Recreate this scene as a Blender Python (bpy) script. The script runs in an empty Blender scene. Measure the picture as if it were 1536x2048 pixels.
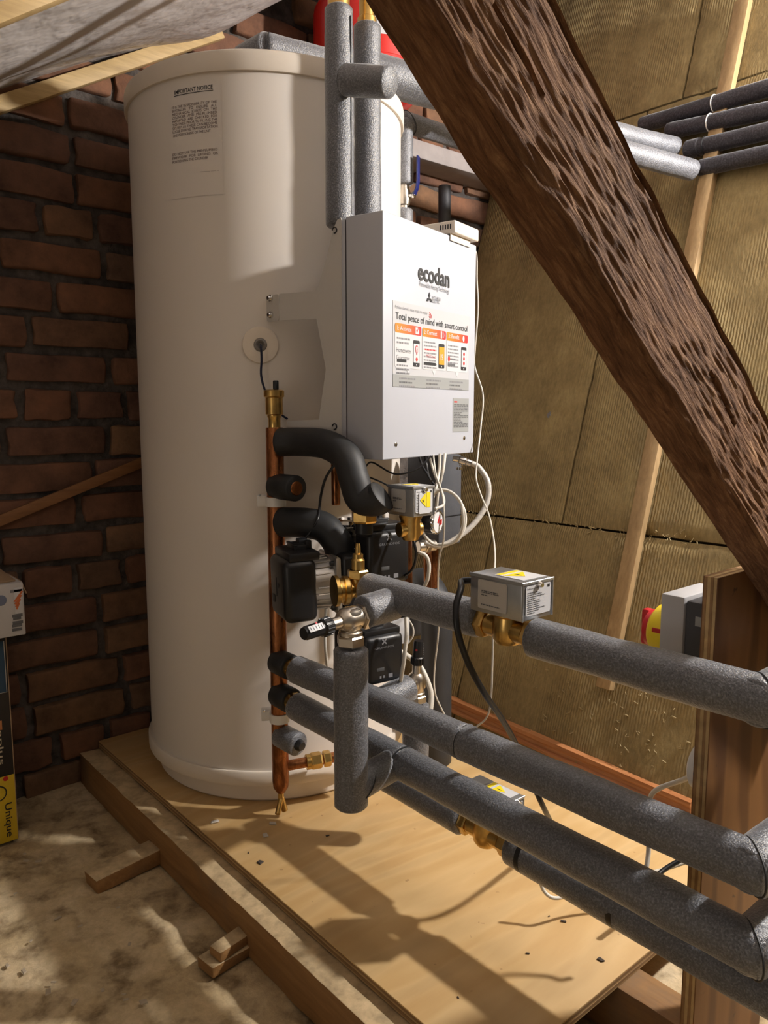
import bpy, bmesh, math, random
from mathutils import Vector, Matrix, noise
random.seed(7)
SC = bpy.context.scene
COL = SC.collection
# ------------------------------------------------------------------ camera, world, light, exposure
F_PX, PITCH, CAM_H, YAW = 1539.0, math.radians(7.2), 0.81, math.radians(40.4)
cam_d = bpy.data.cameras.new('camera')
cam_d.sensor_fit = 'VERTICAL'; cam_d.sensor_height = 36.0
cam_d.lens = F_PX / 2048.0 * 36.0
cam_d.clip_start = 0.02
cam = bpy.data.objects.new('camera', cam_d); COL.objects.link(cam)
cam.location = (0, 0, CAM_H)
cam.rotation_euler = (math.pi/2 - PITCH, 0, -YAW)
SC.camera = cam
world = bpy.data.worlds.new('world'); SC.world = world; world.use_nodes = True
bg = world.node_tree.nodes['Background']
bg.inputs[0].default_value = (1.0, 0.85, 0.68, 1); bg.inputs[1].default_value = 0.075
LAMP_AND_FILL = [((2.03, -0.08, 1.67), 142.0, (1.0, 0.965, 0.945), 0.04), ((-1.5, 0.35, 0.55), 7.5, (1.0, 0.89, 0.79), 0.30)]  # main loft lamp, then an added fill for the cylinder's shaded side
for loc, pw, c, rad in LAMP_AND_FILL:
    ld = bpy.data.lights.new('loft_and_fill_light', 'POINT'); ld.energy = pw; ld.color = c; ld.shadow_soft_size = rad
    lo = bpy.data.objects.new('loft_and_fill_light', ld); COL.objects.link(lo); lo.location = loc
SC.view_settings.view_transform = 'Standard'
SC.view_settings.look = 'None'
SC.view_settings.gamma = 1.0
SC.view_settings.use_curve_mapping = False
SC.view_settings.exposure = 0.43

# ------------------------------------------------------------------ photo measuring: pixel -> world (x=w, y=u, z=h)
cs, sn, cp, sp = math.cos(YAW), math.sin(YAW), math.cos(PITCH), math.sin(PITCH)
V = Vector
def ray(px, py):
    a = (px-768)/F_PX; v = (py-1024)/F_PX
    y = cp - v*sp; z = -(sp + v*cp)
    return V((a*cs + y*sn, -a*sn + y*cs, z)), y
O = V((0, 0, CAM_H))
def aY(px, py, Y): r, y = ray(px, py); return O + r*(Y/y)
def aw(px, py, w): r, y = ray(px, py); return O + r*(w/r.x)
def au(px, py, u): r, y = ray(px, py); return O + r*(u/r.y)
def ah(px, py, h): r, y = ray(px, py); return O + r*((h-CAM_H)/r.z)
SL = 0.3; SB = 1.60
def asl(px, py, off=0.0):
    r, y = ray(px, py); return O + r*((SB + SL*CAM_H - off)/(r.x - SL*r.z))
def cam_xy(x, Y): return V((x*cs + Y*sn, -x*sn + Y*cs, 0))   # camera right/forward -> world

# ------------------------------------------------------------------ mesh helpers
BASE = {}
def frame(o, x, z):
    """4x4 with local x along x and local z along z (y completes)"""
    x = V(x).normalized(); z = V(z); z = (z - x*z.dot(x)).normalized(); y = z.cross(x)
    m = Matrix((x, y, z)).transposed().to_4x4(); m.translation = V(o); return m
def zframe(o, z):
    z = V(z).normalized()
    x = V((1, 0, 0)) if abs(z.x) < .9 else V((0, 1, 0))
    return frame(o, x - z*x.dot(z), z)
def T(x, y, z): return Matrix.Translation((x, y, z))
def tag(o, label=None, cat=None, group=None, kind=None):
    if label: o['label'] = label
    if cat: o['category'] = cat
    if group: o['group'] = group
    if kind: o['kind'] = kind
    return o
def base_of(p):
    while p.parent: p = p.parent
    return BASE[p.name]
def empty(name, loc, label, cat, group=None):
    o = bpy.data.objects.new(name, None); COL.objects.link(o)
    o.location = V(loc); o.empty_display_size = .05; BASE[o.name] = V(loc)
    return tag(o, label, cat, group)
def finish(name, bm, mat, parent=None, smooth=35, label=None, cat=None, group=None, kind=None):
    me = bpy.data.meshes.new(name)
    bmesh.ops.recalc_face_normals(bm, faces=bm.faces) if smooth is not None else None
    if parent:
        off = base_of(parent)
    else:
        if bm.verts:
            xs = [v.co for v in bm.verts]
            off = V(((min(c.x for c in xs)+max(c.x for c in xs))/2, (min(c.y for c in xs)+max(c.y for c in xs))/2, min(c.z for c in xs)))
        else: off = V()
    bmesh.ops.translate(bm, verts=bm.verts, vec=-off)
    bm.to_mesh(me); bm.free()
    if smooth:
        me.polygons.foreach_set('use_smooth', [True]*len(me.polygons))
        me.set_sharp_from_angle(angle=math.radians(smooth))
    o = bpy.data.objects.new(name, me); COL.objects.link(o)
    me.materials.append(mat)
    if parent: o.parent = parent
    else: o.location = off; BASE[o.name] = off
    return tag(o, label, cat, group, kind)
def add_box(bm, size, M=None, bevel=0.0, seg=2):
    r = bmesh.ops.create_cube(bm, size=1.0)
    vs = r['verts']
    bmesh.ops.scale(bm, verts=vs, vec=size)
    if bevel:
        es = list({e for v in vs for e in v.link_edges})
        rb = bmesh.ops.bevel(bm, geom=es, offset=bevel, segments=seg, profile=.5, affect='EDGES', clamp_overlap=True)
        vs = list({v for f in rb['faces'] for v in f.verts} | {v for v in vs if v.is_valid})
    if M: bmesh.ops.transform(bm, matrix=M, verts=vs)
    return vs
def box(name, mat, size, M, parent=None, bevel=.0015, seg=2, **k):
    bm = bmesh.new(); add_box(bm, size, M, bevel, seg); return finish(name, bm, mat, parent, **k)
def wbox(name, mat, a, b, parent=None, bevel=.0015, **k):
    a, b = V(a), V(b); c = (a+b)/2; s = b-a
    return box(name, mat, (abs(s.x), abs(s.y), abs(s.z)), Matrix.Translation(c), parent, bevel, **k)
def add_lathe(bm, prof, M=None, seg=32, ang=None):
    rings = []
    new = []
    for r, z in prof:
        if r < 1e-6:
            v = bm.verts.new((0, 0, z)); rings.append([v]); new.append(v)
        else:
            ring = [bm.verts.new((r*math.cos(2*math.pi*i/seg), r*math.sin(2*math.pi*i/seg), z)) for i in range(seg)]
            rings.append(ring); new += ring
    for a, b in zip(rings, rings[1:]):
        for i in range(seg):
            j = (i+1) % seg
            if len(a) == 1 and len(b) == 1: continue
            if len(a) == 1: bm.faces.new((a[0], b[j], b[i]))
            elif len(b) == 1: bm.faces.new((a[i], a[j], b[0]))
            else: bm.faces.new((a[i], a[j], b[j], b[i]))
    if M: bmesh.ops.transform(bm, matrix=M, verts=new)
    return new
def lathe(name, mat, prof, M, parent=None, seg=32, smooth=35, **k):
    bm = bmesh.new(); add_lathe(bm, prof, M, seg); return finish(name, bm, mat, parent, smooth, **k)
def cyl(name, mat, r, a, b, parent=None, seg=24, bev=.0012, **k):
    a, b = V(a), V(b); L = (b-a).length; bev = min(bev, r*.4, L*.4)
    return lathe(name, mat, [(0, 0), (r-bev, 0), (r, bev), (r, L-bev), (r-bev, L), (0, L)], zframe(a, b-a), parent, seg, **k)
def hexnut(name, mat, r, a, b, parent=None, **k):
    a, b = V(a), V(b); L = (b-a).length
    return lathe(name, mat, [(0, 0), (r*.9, 0), (r, L*.15), (r, L*.85), (r*.9, L), (0, L)], zframe(a, b-a), parent, 6, smooth=20, **k)
def fillet(pts, rad, n=8):
    pts = [V(p) for p in pts]
    if len(pts) < 3: return pts
    out = [pts[0]]
    for i in range(1, len(pts)-1):
        p = pts[i]; a = (pts[i-1]-p); b = (pts[i+1]-p)
        la, lb = a.length, b.length; a.normalize(); b.normalize()
        ang = a.angle(b)
        if ang > math.pi-.02: out.append(p); continue
        d = min(rad/math.tan(ang/2), la*.48, lb*.48)
        s, e = p+a*d, p+b*d
        for k in range(n+1):
            t = k/n
            out.append(s*(1-t)**2 + p*2*t*(1-t) + e*t*t)
    out.append(pts[-1]); return out
def spline(pts, n=8):
    pts = [V(p) for p in pts]; out = []
    P = [pts[0]*2-pts[1]] + pts + [pts[-1]*2-pts[-2]]
    for i in range(1, len(P)-2):
        p0, p1, p2, p3 = P[i-1], P[i], P[i+1], P[i+2]
        for k in range(n):
            t = k/n
            out.append(.5*((2*p1) + (p2-p0)*t + (2*p0-5*p1+4*p2-p3)*t*t + (3*p1-p0-3*p2+p3)*t**3))
    out.append(pts[-1]); return out
def add_tube(bm, pts, r, seg=16, caps=True, round_end=.0):
    pts = [V(p) for p in pts]
    tans = []
    for i in range(len(pts)):
        a = pts[max(i-1, 0)]; b = pts[min(i+1, len(pts)-1)]; tans.append((b-a).normalized())
    t0 = tans[0]; n = V((0, 0, 1)) if abs(t0.z) < .9 else V((1, 0, 0))
    n = (n - t0*n.dot(t0)).normalized()
    rings = []
    def ring(c, t, rr):
        bt = t.cross(n)
        return [bm.verts.new(c + (n*math.cos(2*math.pi*k/seg) + bt*math.sin(2*math.pi*k/seg))*rr) for k in range(seg)]
    rr = r if callable(r) else (lambda s: r)
    N = len(pts)-1
    for i, (c, t) in enumerate(zip(pts, tans)):
        n = (n - t*n.dot(t)).normalized()
        R = rr(i/N)
        if i == 0 and round_end:
            rings.append(ring(c, t, R-round_end)); rings.append(ring(c+t*round_end, t, R)); continue
        if i == N and round_end:
            rings.append(ring(c-t*round_end, t, R)); rings.append(ring(c, t, R-round_end)); continue
        rings.append(ring(c, t, R))
    for a, b in zip(rings, rings[1:]):
        for k in range(seg):
            j = (k+1) % seg; bm.faces.new((a[k], a[j], b[j], b[k]))
    if caps: bm.faces.new(rings[0][::-1]); bm.faces.new(rings[-1])
def tube(name, mat, pts, r, parent=None, seg=20, round_end=.0, smooth=50, **k):
    bm = bmesh.new(); add_tube(bm, pts, r, seg, True, round_end); return finish(name, bm, mat, parent, smooth, **k)
def sleeve(name, mat, a, b, r, parent=None, rough=.0006, **k):
    """foam pipe sleeve: slightly lumpy tube with a dark slit end"""
    a, b = V(a), V(b); L = (b-a).length; n = max(6, int(L/.012))
    pts = [a.lerp(b, i/n) for i in range(n+1)]
    bm = bmesh.new(); add_tube(bm, pts, r, 28, True, .0035)
    for v in bm.verts:
        d = noise.noise(v.co*38)*rough*1.3 + noise.noise(v.co*9)*rough*2
        t = (v.co-a).dot((b-a)/L); c = a + (b-a)/L*t
        if (v.co-c).length > 1e-5: v.co += (v.co-c).normalized()*d
    return finish(name, bm, mat, parent, 50, **k)
def prism(name, mat, poly, M, th, parent=None, bevel=0.0, smooth=30, **k):
    bm = bmesh.new()
    a = [bm.verts.new((x, y, 0)) for x, y in poly]; b = [bm.verts.new((x, y, th)) for x, y in poly]
    bm.faces.new(a[::-1]); bm.faces.new(b)
    for i in range(len(poly)):
        j = (i+1) % len(poly); bm.faces.new((a[i], a[j], b[j], b[i]))
    if bevel:
        bmesh.ops.bevel(bm, geom=list(bm.edges), offset=bevel, segments=2, profile=.5, affect='EDGES', clamp_overlap=True)
    bmesh.ops.transform(bm, matrix=M, verts=bm.verts)
    return finish(name, bm, mat, parent, smooth, **k)
def rrect(w, h, r, n=4, x0=0, y0=0):
    out = []
    for cx, cy, a0 in ((w-r, h-r, 0), (r, h-r, 90), (r, r, 180), (w-r, r, 270)):
        for k in range(n+1):
            a = math.radians(a0+90*k/n); out.append((x0+cx+r*math.cos(a), y0+cy+r*math.sin(a)))
    return out
_FONT = {}
def text_verts(body, bold=0.0, shear=0.0):
    cu = bpy.data.curves.new('t', 'FONT'); cu.body = body; cu.size = 1.0; cu.offset = bold; cu.shear = shear
    cu.resolution_u = 3
    ob = bpy.data.objects.new('t', cu); COL.objects.link(ob)
    me = bpy.data.meshes.new_from_object(ob)
    vs = [v.co.copy() for v in me.vertices]; fs = [tuple(p.vertices) for p in me.polygons]
    bpy.data.objects.remove(ob); bpy.data.curves.remove(cu); bpy.data.meshes.remove(me)
    return vs, fs
def text(name, mat, body, M, width, height, parent, bold=0.0, bend=None, align='L', **k):
    """text scaled to width x cap height, on the plane of M (x right, y up), or mapped by bend(x,y)"""
    vs, fs = text_verts(body, bold)
    if not vs: return
    x0 = min(v.x for v in vs); x1 = max(v.x for v in vs)
    sx = width/(x1-x0); sy = height/.70
    bm = bmesh.new(); bv = []
    for v in vs:
        x, y = (v.x-x0)*sx, v.y*sy
        bv.append(bm.verts.new(bend(x, y) if bend else M @ V((x, y, 0))))
    for f in fs:
        try: bm.faces.new([bv[i] for i in f])
        except ValueError: pass
    return finish(name, bm, mat, parent, smooth=None, **k)
# ------------------------------------------------------------------ materials
MATS = {}
def nodes(name):
    m = bpy.data.materials.new(name); m.use_nodes = True; nt = m.node_tree
    b = nt.nodes['Principled BSDF']; MATS[name] = m
    return m, nt, b
def L(nt, a, b): nt.links.new(a, b)
def coords(nt, scale=(1, 1, 1), rot=(0, 0, 0), kind='Object'):
    tc = nt.nodes.new('ShaderNodeTexCoord'); mp = nt.nodes.new('ShaderNodeMapping')
    mp.inputs['Scale'].default_value = scale; mp.inputs['Rotation'].default_value = rot
    L(nt, tc.outputs[kind], mp.inputs['Vector']); return mp.outputs['Vector']
def noise_tex(nt, vec, scale, detail=4, rough=.55, dist=0):
    n = nt.nodes.new('ShaderNodeTexNoise'); n.inputs['Scale'].default_value = scale
    n.inputs['Detail'].default_value = detail; n.inputs['Roughness'].default_value = rough; n.inputs['Distortion'].default_value = dist
    L(nt, vec, n.inputs['Vector']); return n.outputs['Fac']
def ramp(nt, fac, stops):
    r = nt.nodes.new('ShaderNodeValToRGB'); e = r.color_ramp.elements
    while len(e) < len(stops): e.new(.5)
    for el, (p, c) in zip(e, stops): el.position = p; el.color = (*c, 1) if len(c) == 3 else c
    L(nt, fac, r.inputs['Fac']); return r.outputs['Color']
def bump(nt, b, height, strength=.3, dist=.002):
    n = nt.nodes.new('ShaderNodeBump'); n.inputs['Strength'].default_value = strength; n.inputs['Distance'].default_value = dist
    L(nt, height, n.inputs['Height']); L(nt, n.outputs['Normal'], b.inputs['Normal']); return n
def mixc(nt, fac, a, b, mode='MIX'):
    m = nt.nodes.new('ShaderNodeMix'); m.data_type = 'RGBA'; m.blend_type = mode
    for s, v in ((0, fac), (6, a), (7, b)):
        if hasattr(v, 'links'): L(nt, v, m.inputs[s])
        elif s == 0: m.inputs[0].default_value = v
        else: m.inputs[s].default_value = (*v, 1)
    return m.outputs[2]
def simple(name, col, rough=.5, metal=0.0, bumps=None, var=.12, vscale=20, spec=.5, coat=0):
    m, nt, b = nodes(name)
    vec = coords(nt)
    f = noise_tex(nt, vec, vscale, 3)
    lo = tuple(c*(1-var) for c in col); hi = tuple(min(1, c*(1+var)) for c in col)
    L(nt, ramp(nt, f, [(.3, lo), (.7, hi)]), b.inputs['Base Color'])
    b.inputs['Roughness'].default_value = rough; b.inputs['Metallic'].default_value = metal
    b.inputs['Specular IOR Level'].default_value = spec; b.inputs['Coat Weight'].default_value = coat
    if bumps: bump(nt, b, noise_tex(nt, vec, bumps[0], 3), bumps[1], bumps[2])
    return m
def foam(name, col, spec=.5, rough=.48, sc=260, st=.55):
    m, nt, b = nodes(name); vec = coords(nt)
    f = noise_tex(nt, vec, sc, 3, .6); g = noise_tex(nt, vec, 14, 3)
    c1 = ramp(nt, f, [(.36, tuple(c*.6 for c in col)), (.52, col), (.68, tuple(c*1.9 for c in col))])
    c2 = ramp(nt, g, [(.3, (.85, .85, .85)), (.7, (1.1, 1.1, 1.1))])
    L(nt, mixc(nt, 1.0, c1, c2, 'MULTIPLY'), b.inputs['Base Color'])
    b.inputs['Roughness'].default_value = rough; b.inputs['Specular IOR Level'].default_value = spec
    b.inputs['Sheen Weight'].default_value = .45; b.inputs['Sheen Roughness'].default_value = .35
    bump(nt, b, f, st, .0016)
    return m
GREY_FOAM = foam('grey_foam', (.112, .117, .130), spec=1.0, rough=.34, st=.9, sc=400)
DARK_FOAM = foam('dark_foam', (.045, .042, .050), spec=.35)
PALE_FOAM = foam('pale_foam', (.155, .157, .170), spec=.9, rough=.40, st=.7, sc=400)
BLACK_RUB = simple('black_rubber', (.014, .0145, .0155), .58, bumps=(120, .12, .001), var=.2)
BLACK_PLA = simple('black_plastic', (.008, .008, .009), .38, var=.1)
CHARC = simple('charcoal_foam', (.06, .062, .07), .8, bumps=(200, .3, .001))
WHITE_TANK = simple('white_tank_vinyl', (.70, .645, .58), .42, var=.02, vscale=3)
CREAM = simple('cream_plastic', (.72, .64, .54), .45, var=.02)
WHITE_COAT = simple('white_powder_coat', (.455, .47, .515), .42, bumps=(900, .05, .0003), var=.01)
WHITE_PL = simple('white_plastic', (.78, .76, .72), .4, var=.02)
WHITE_CAB = simple('white_cable_sheath', (.62, .58, .50), .4, var=.03)
BRACKET = simple('bracket_paint', (.54, .52, .485), .45, var=.02)
GREY_LIN = simple('grey_line', (.06, .06, .06), .7)
GALV = simple('galvanised_steel', (.50, .51, .52), .34, .9, bumps=(60, .1, .001), var=.12, vscale=30)
NICKEL = simple('nickel_plate', (.60, .54, .46), .30, 1.0, var=.06)
CHROME = simple('chrome', (.75, .74, .72), .12, 1.0, var=.02)
ALU = simple('cast_aluminium', (.58, .57, .55), .38, .95, bumps=(180, .15, .001), var=.08)
BRASS = simple('brass', (.62, .40, .13), .28, 1.0, bumps=(90, .1, .001), var=.2, vscale=40)
RED = simple('red_enamel', (.55, .018, .012), .25, var=.04)
YELLOW = simple('yellow_print', (.85, .66, .02), .4, var=.03)
REDPL = simple('red_plastic', (.5, .015, .02), .4)
BLUE = simple('blue_lever', (.012, .018, .12), .35)
NAVY = simple('navy_cable', (.006, .01, .035), .4)
PAPER = simple('white_label', (.56, .56, .57), .5, var=.02)
BEIGEP = simple('silver_label', (.55, .52, .48), .35, .2, var=.03)
INK = simple('black_ink', (.012, .012, .014), .6, var=0)
INKG = simple('grey_ink', (.11, .11, .115), .6, var=0)
INKL = simple('light_grey_ink', (.20, .20, .21), .6, var=0)
INKR = simple('red_ink', (.50, .035, .03), .6, var=0)
INKB = simple('brown_ink', (.12, .07, .06), .6, var=0)
WHITEINK = simple('white_ink', (.55, .55, .56), .5, var=0)
STICK = simple('pale_sticker', (.47, .475, .49), .45, var=.01)
BANDG = simple('grey_sticker_band', (.30, .31, .305), .45, var=.01)
AMBER = simple('amber_screen', (.58, .31, .03), .4, var=.02)
SWGREY = simple('switch_grey', (.42, .42, .43), .5, var=.02)
CLEARISH = simple('pale_braided_hose', (.55, .52, .47), .3, .1, bumps=(500, .3, .001), var=.15, vscale=200)
def gradient_print():
    m, nt, b = nodes('orange_red_print')
    tc = nt.nodes.new('ShaderNodeTexCoord'); sx = nt.nodes.new('ShaderNodeSeparateXYZ')
    L(nt, tc.outputs['Generated'], sx.inputs[0])
    L(nt, ramp(nt, sx.outputs['X'], [(.1, (.62, .21, .012)), (.95, (.50, .02, .024))]), b.inputs['Base Color'])
    b.inputs['Roughness'].default_value = .5; return m
ORANGE = gradient_print()
def copper():
    m, nt, b = nodes('copper'); vec = coords(nt, (1, 1, .35))
    f = noise_tex(nt, vec, 28, 5, .65, .6); g = noise_tex(nt, vec, 90, 3)
    L(nt, ramp(nt, f, [(.28, (.055, .022, .010)), (.42, (.20, .075, .028)), (.56, (.44, .175, .07)), (.66, (.30, .11, .04)), (.8, (.12, .045, .018))]), b.inputs['Base Color'])
    b.inputs['Metallic'].default_value = .95
    L(nt, ramp(nt, g, [(.3, (.22, .22, .22)), (.7, (.42, .42, .42))]), b.inputs['Roughness'])
    return m
COPPER = copper()
def wood(name, dark, light, axis, scale=9, ring=3.0, rough=.6, dirt=None, bumpst=.15, fine=160, dust=None):
    """straight-grained wood; axis = index of the grain direction"""
    m, nt, b = nodes(name)
    s = [1, 1, 1]; s[axis] = .09
    vec = coords(nt, tuple(s))
    n1 = noise_tex(nt, vec, scale*ring, 4, .6, 1.2); n2 = noise_tex(nt, vec, fine, 3, .6)
    c = ramp(nt, n1, [(.28, dark), (.5, tuple((a+b_)/2 for a, b_ in zip(dark, light))), (.72, light)])
    c2 = ramp(nt, n2, [(.3, (.82, .80, .78)), (.7, (1.05, 1.05, 1.05))])
    out = mixc(nt, 1.0, c, c2, 'MULTIPLY')
    if dirt:
        v2 = coords(nt); d = noise_tex(nt, v2, 6, 6, .65)
        f = nt.nodes.new('ShaderNodeMapRange'); f.inputs[1].default_value = .52; f.inputs[2].default_value = .70
        L(nt, d, f.inputs[0]); out = mixc(nt, f.outputs[0], out, dirt)
    if dust:
        ge = nt.nodes.new('ShaderNodeNewGeometry'); sz = nt.nodes.new('ShaderNodeSeparateXYZ'); L(nt, ge.outputs['Normal'], sz.inputs[0])
        mr = nt.nodes.new('ShaderNodeMapRange'); mr.inputs[1].default_value = .55; mr.inputs[2].default_value = .85; L(nt, sz.outputs['Z'], mr.inputs[0])
        dn = ramp(nt, noise_tex(nt, coords(nt), 30, 5, .65), [(.3, tuple(c*.55 for c in dust)), (.6, dust)])
        out = mixc(nt, mr.outputs[0], out, dn)
    L(nt, out, b.inputs['Base Color']); b.inputs['Roughness'].default_value = rough
    bump(nt, b, n2, bumpst, .001)
    return m
PALE_Y = wood('pale_pine_u', (.42, .27, .11), (.62, .44, .22), 1)
PALE_X = wood('pale_pine_w', (.45, .31, .13), (.66, .48, .24), 0)
PALE_Z = wood('pale_pine_h', (.30, .195, .088), (.43, .29, .14), 2)
JOIST = wood('joist_pine', (.24, .115, .035), (.36, .19, .065), 1, dirt=(.20, .12, .06))
JOISTD = wood('dusty_joist_pine', (.24, .115, .035), (.36, .19, .065), 1, dirt=(.20, .12, .06), dust=(.62, .46, .26))
ORANGEW = wood('varnished_moulding', (.36, .13, .045), (.58, .27, .115), 1, 14, rough=.35)
STRIPW = wood('brown_strip', (.20, .085, .028), (.32, .15, .055), 0)
PLYEDGE = wood('ply_edge', (.20, .12, .05), (.46, .32, .16), 2, 40)
def plywood(name, light, mid, dark, axis):
    m, nt, b = nodes(name)
    s = [1, 1, 1]; s[axis] = .22
    vec = coords(nt, tuple(s))
    n1 = noise_tex(nt, vec, 9, 5, .55, 1.6)
    w = nt.nodes.new('ShaderNodeTexWave'); w.wave_type = 'BANDS'; w.bands_direction = 'X' if axis != 0 else 'Y'
    w.inputs['Scale'].default_value = 4; w.inputs['Distortion'].default_value = 16; w.inputs['Detail'].default_value = 3; w.inputs['Detail Scale'].default_value = 1.2
    L(nt, vec, w.inputs['Vector'])
    c1 = ramp(nt, w.outputs['Fac'], [(.1, mid), (.6, light), (.95, tuple(a*.93 for a in light))])
    c2 = ramp(nt, n1, [(.3, tuple(x*.92 for x in (1, .95, .88))), (.65, (1.05, 1.05, 1.05))])
    c = mixc(nt, 1.0, c1, c2, 'MULTIPLY')
    v2 = coords(nt); d = noise_tex(nt, v2, 55, 3, .5)
    f = nt.nodes.new('ShaderNodeMapRange'); f.inputs[1].default_value = .70; f.inputs[2].default_value = .76; L(nt, d, f.inputs[0])
    L(nt, mixc(nt, f.outputs[0], c, dark), b.inputs['Base Color'])
    b.inputs['Roughness'].default_value = .55
    bump(nt, b, noise_tex(nt, vec, 120, 3), .12, .001)
    return m
PLY = plywood('plywood_sheet', (.60, .405, .185), (.555, .36, .152), (.30, .17, .065), 0)
PLYB_SHADED = plywood('plywood_board', (.22, .098, .028), (.125, .050, .013), (.07, .028, .008), 2)  # veneer colour darkened to stand in for shade on the upright board
def old_timber():
    m, nt, b = nodes('rough_old_timber')
    vec = coords(nt, (6, 1, 1)); v2 = coords(nt)
    n1 = noise_tex(nt, vec, 150, 6, .7, .8); n2 = noise_tex(nt, v2, 14, 4); n3 = noise_tex(nt, vec, 300, 3)
    c = ramp(nt, n1, [(.25, (.055, .023, .011)), (.5, (.175, .088, .044)), (.75, (.34, .20, .105))])
    c2 = ramp(nt, n2, [(.3, (.75, .72, .70)), (.7, (1.15, 1.12, 1.1))])
    L(nt, mixc(nt, 1.0, c, c2, 'MULTIPLY'), b.inputs['Base Color'])
    b.inputs['Roughness'].default_value = .85; b.inputs['Specular IOR Level'].default_value = .15
    ad = nt.nodes.new('ShaderNodeMath'); ad.operation = 'ADD'; L(nt, n1, ad.inputs[0]); L(nt, n3, ad.inputs[1])
    bump(nt, b, ad.outputs[0], .7, .004)
    return m
OLDT = old_timber()
def brickmat():
    m, nt, b = nodes('old_brick')
    oi = nt.nodes.new('ShaderNodeObjectInfo'); vec = coords(nt)
    add = nt.nodes.new('ShaderNodeVectorMath'); add.operation = 'ADD'
    cx = nt.nodes.new('ShaderNodeCombineXYZ')
    mu = nt.nodes.new('ShaderNodeMath'); mu.operation = 'MULTIPLY'; mu.inputs[1].default_value = 37
    L(nt, oi.outputs['Random'], mu.inputs[0]); L(nt, mu.outputs[0], cx.inputs[0]); L(nt, vec, add.inputs[0]); L(nt, cx.outputs[0], add.inputs[1])
    n1 = noise_tex(nt, add.outputs[0], 13, 5, .65); n2 = noise_tex(nt, add.outputs[0], 70, 4)
    tint = ramp(nt, oi.outputs['Random'], [(0, (.16, .075, .043)), (.35, (.19, .092, .05)), (.6, (.14, .070, .045)), (.8, (.21, .118, .06)), (1, (.125, .075, .052))])
    sh = ramp(nt, n1, [(.25, (.42, .38, .38)), (.5, (.95, .92, .9)), (.72, (1.35, 1.25, 1.15)), (.85, (1.7, 1.75, 1.8))])
    c = mixc(nt, 1.0, tint, sh, 'MULTIPLY')
    L(nt, c, b.inputs['Base Color']); b.inputs['Roughness'].default_value = .9
    bump(nt, b, n2, .5, .004)
    return m
BRICK = brickmat()
MORTAR = simple('sooty_mortar', (.085, .070, .060), .95, bumps=(45, .9, .01), var=.5, vscale=30)
def insul():
    m, nt, b = nodes('mineral_wool_board'); vec = coords(nt); 
    st = coords(nt, (1, 1, .35))
    n1 = noise_tex(nt, vec, 9, 5, .6); n2 = noise_tex(nt, st, 110, 4, .7)
    w = nt.nodes.new('ShaderNodeTexWave'); w.bands_direction = 'Y'; w.inputs['Scale'].default_value = 42; w.inputs['Distortion'].default_value = 2.2
    w.inputs['Detail'].default_value = 2; w.inputs['Detail Scale'].default_value = 2
    L(nt, vec, w.inputs['Vector'])
    n4 = noise_tex(nt, vec, 3.0, 3)
    c = ramp(nt, n1, [(.25, (.19, .135, .056)), (.55, (.28, .205, .088)), (.8, (.37, .285, .13))])
    c2 = ramp(nt, n2, [(.3, (.75, .75, .72)), (.7, (1.12, 1.12, 1.1))])
    L(nt, mixc(nt, 1.0, c, c2, 'MULTIPLY'), b.inputs['Base Color']); b.inputs['Roughness'].default_value = .85
    mk = nt.nodes.new('ShaderNodeMapRange'); mk.inputs[1].default_value = .42; mk.inputs[2].default_value = .6; L(nt, n4, mk.inputs[0])
    mw = nt.nodes.new('ShaderNodeMath'); mw.operation = 'MULTIPLY'; L(nt, w.outputs['Fac'], mw.inputs[0]); L(nt, mk.outputs[0], mw.inputs[1])
    ad = nt.nodes.new('ShaderNodeMath'); ad.operation = 'MULTIPLY_ADD'; ad.inputs[1].default_value = .6; L(nt, n2, ad.inputs[0]); L(nt, mw.outputs[0], ad.inputs[2])
    bump(nt, b, ad.outputs[0], .55, .004)
    return m
INSUL = insul()
def floormat():
    m, nt, b = nodes('dusty_floor'); vec = coords(nt)
    n1 = noise_tex(nt, vec, 5, 7, .62, .4); n2 = noise_tex(nt, vec, 70, 4, .7); n3 = noise_tex(nt, vec, 16, 5, .6)
    c = ramp(nt, n1, [(.28, (.34, .23, .11)), (.45, (.52, .39, .215)), (.6, (.62, .48, .29)), (.78, (.70, .59, .41))])
    c2 = ramp(nt, n3, [(.32, (.38, .33, .27)), (.5, (.95, .95, .95)), (.8, (1.2, 1.2, 1.2))])
    c3 = ramp(nt, n2, [(.3, (.8, .8, .8)), (.7, (1.1, 1.1, 1.1))])
    L(nt, mixc(nt, 1.0, mixc(nt, 1.0, c, c2, 'MULTIPLY'), c3, 'MULTIPLY'), b.inputs['Base Color'])
    b.inputs['Roughness'].default_value = .9; bump(nt, b, n2, .5, .004)
    return m
FLOORM = floormat()
SHEET = simple('grey_membrane', (.56, .52, .50), .55, bumps=(14, .5, .02), var=.12, vscale=4)
CARD = simple('cardboard', (.33, .22, .13), .8, var=.08)
GLASSW = simple('gauge_face', (.70, .70, .70), .2, var=.02)
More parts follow.
